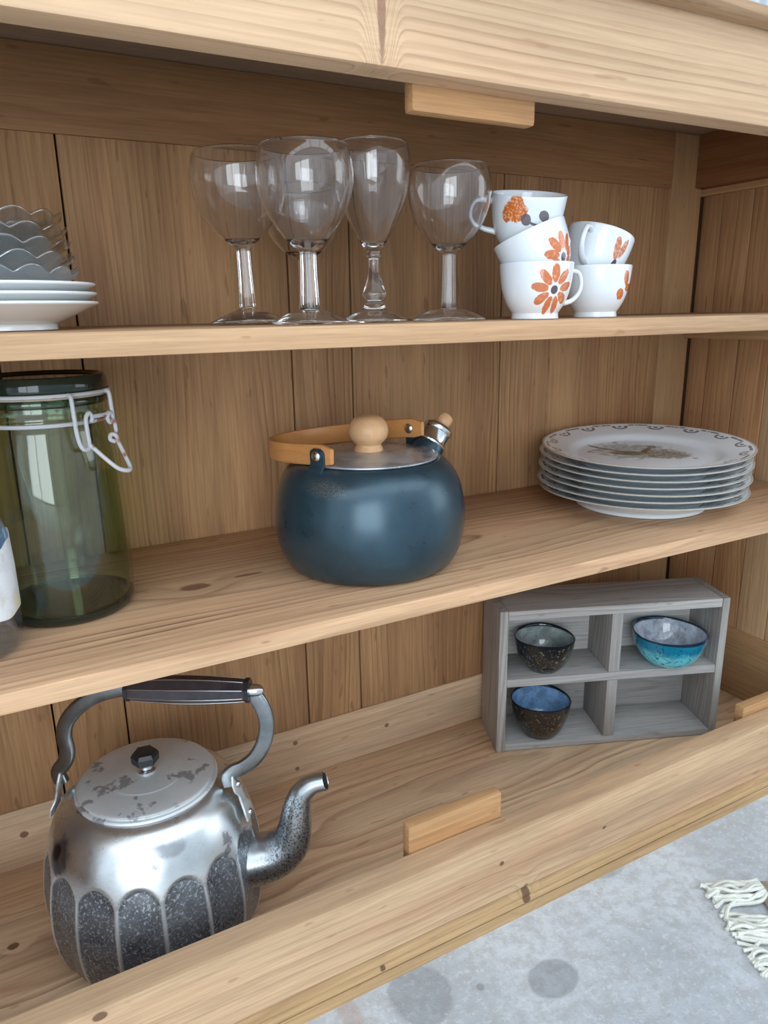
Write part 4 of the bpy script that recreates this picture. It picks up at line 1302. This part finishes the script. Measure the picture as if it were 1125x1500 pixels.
# ------------------------------------------------------------------ rug with fringe at the right
rug = thing('fringed_rug', 'beige rug with cream cotton fringe lying on the concrete floor', 'rug', (-0.10, -0.52, 0.0))
RC = Vector((-0.10, -0.52, 0.0))
E0, E1 = Vector((-0.322, -0.414, 0)), Vector((-0.406, -0.595, 0))       # the fringed end
ed = (E1 - E0).normalized()
inn_ = Vector((-ed.y, ed.x, 0))
if inn_.x < 0:
    inn_ = -inn_
bm = bmesh.new()
N1, N2 = 24, 30
vs = []
for i in range(N1 + 1):
    row = []
    for j in range(N2 + 1):
        p = E0 + (E1 - E0) * (i / N1) * 2.2 + inn_ * (0.6 * j / N2)
        z = 0.0045 + 0.0008 * noise.noise(p * 40)
        row.append(bm.verts.new((p.x - RC.x, p.y - RC.y, z)))
    vs.append(row)
for i in range(N1):
    for j in range(N2):
        bm.faces.new((vs[i][j], vs[i + 1][j], vs[i + 1][j + 1], vs[i][j + 1]))
r = bmesh.ops.solidify(bm, geom=bm.faces[:], thickness=0.0035)
link('rug_weave', mesh_from(bm), MAT['rug'], rug)
rnd = random.Random(5)
L = (E1 - E0).length * 2.2
nt = 10
for k in range(nt):
    bm = bmesh.new()
    q = E0 + ed * (0.008 + (L - 0.016) * k / (nt - 1))
    lean = rnd.uniform(-0.55, 0.55)
    ln = rnd.uniform(0.056, 0.066)
    for s in range(13):
        f = (s - 6) / 6 + rnd.uniform(-0.1, 0.1)
        a0 = q + ed * (f * 0.010) + inn_ * 0.008
        d = (-inn_ + ed * (0.10 + lean * 0.5 + f * 0.14)).normalized()
        cur = rnd.uniform(-0.5, 0.5)
        pts = [a0 + Vector((0, 0, 0.0062))]
        for m in range(1, 6):
            t = m / 5
            sw = ed * (math.sin(t * 5 + cur * 3) * 0.007 + cur * 0.026 * t * t)
            pts.append(a0 + d * (ln * t * rnd.uniform(0.95, 1.05)) + sw + Vector((0, 0, max(0.0018, 0.0075 * (1 - t) + rnd.uniform(0, 0.008) * (1 - abs(f) * 0.6)))))
        add_sweep(bm, spline([p - RC for p in pts], 4), circ(0.0021, 7))
    link('fringe_tassel', mesh_from(bm), MAT['fringe'], rug)

# ------------------------------------------------------------------ light
sc = bpy.context.scene
w = D.worlds.new('daylight')
sc.world = w
w.use_nodes = True
nt_ = w.node_tree
bg = nt_.nodes['Background']
bg.inputs[0].default_value = (0.80, 0.90, 1.0, 1)
bg.inputs[1].default_value = 0.9
la = D.lights.new('window_daylight', 'AREA')
la.shape = 'RECTANGLE'
la.size, la.size_y = WX1 - WX0, WZ1
la.energy = 74
la.color = (0.84, 0.93, 1.0)
lo = D.objects.new('window_daylight', la)
COL.objects.link(lo)
lo.location = ((WX0 + WX1) / 2, RY0 - 0.15, WZ1 / 2)
lo.rotation_euler = (PI / 2, 0, 0)

lr = D.lights.new('added_side_light', 'AREA')  # lamp and wall opening added to put bright streaks in the glasses
lr.shape = 'RECTANGLE'
lr.size, lr.size_y = 1.4, 1.6
lr.energy = 16
lr.color = (0.84, 0.93, 1.0)
ro = D.objects.new('added_side_light', lr)
COL.objects.link(ro)
ro.location = (RX1 + 0.06, -1.8, 1.2)
ro.rotation_euler = (PI / 2, 0, PI / 2)
# roof opening added to brighten upward faces: ribs, and a lamp as sky above
SX0, SX1, SY0, SY1 = RX0, RX1, RY0, -1.25
bm = bmesh.new()
for i in range(7):
    x = SX0 + (SX1 - SX0) * i / 6
    add_box(bm, x - 0.03, x + 0.03, SY0, SY1, RH + 0.02, RH + 0.08)
structure(link('added_roof_ribs', mesh_from(bm), MAT['frame'], smooth=0))
ls = D.lights.new('added_overhead_light', 'AREA')
ls.shape = 'RECTANGLE'
ls.size, ls.size_y = SX1 - SX0, SY1 - SY0
ls.energy = 84
ls.color = (0.80, 0.91, 1.0)
so = D.objects.new('added_overhead_light', ls)
COL.objects.link(so)
so.location = ((SX0 + SX1) / 2, (SY0 + SY1) / 2, RH + 0.15)

# ------------------------------------------------------------------ camera and colour
cam = D.cameras.new('camera')
co = D.objects.new('camera', cam)
COL.objects.link(co)
co.location = CAM
co.rotation_euler = CAM_ROT
cam.sensor_fit = 'VERTICAL'
cam.sensor_height = 36
cam.lens = LENS
cam.clip_start = 0.01
sc.camera = co
vs_ = sc.view_settings
vs_.view_transform = 'Standard'
vs_.look = 'None'
vs_.gamma = 1
vs_.use_curve_mapping = False
vs_.exposure = 0.0
cy = sc.cycles
cy.max_bounces = 24
cy.diffuse_bounces = 4
cy.glossy_bounces = 6
cy.transmission_bounces = 20
cy.transparent_max_bounces = 24
cy.use_denoising = True
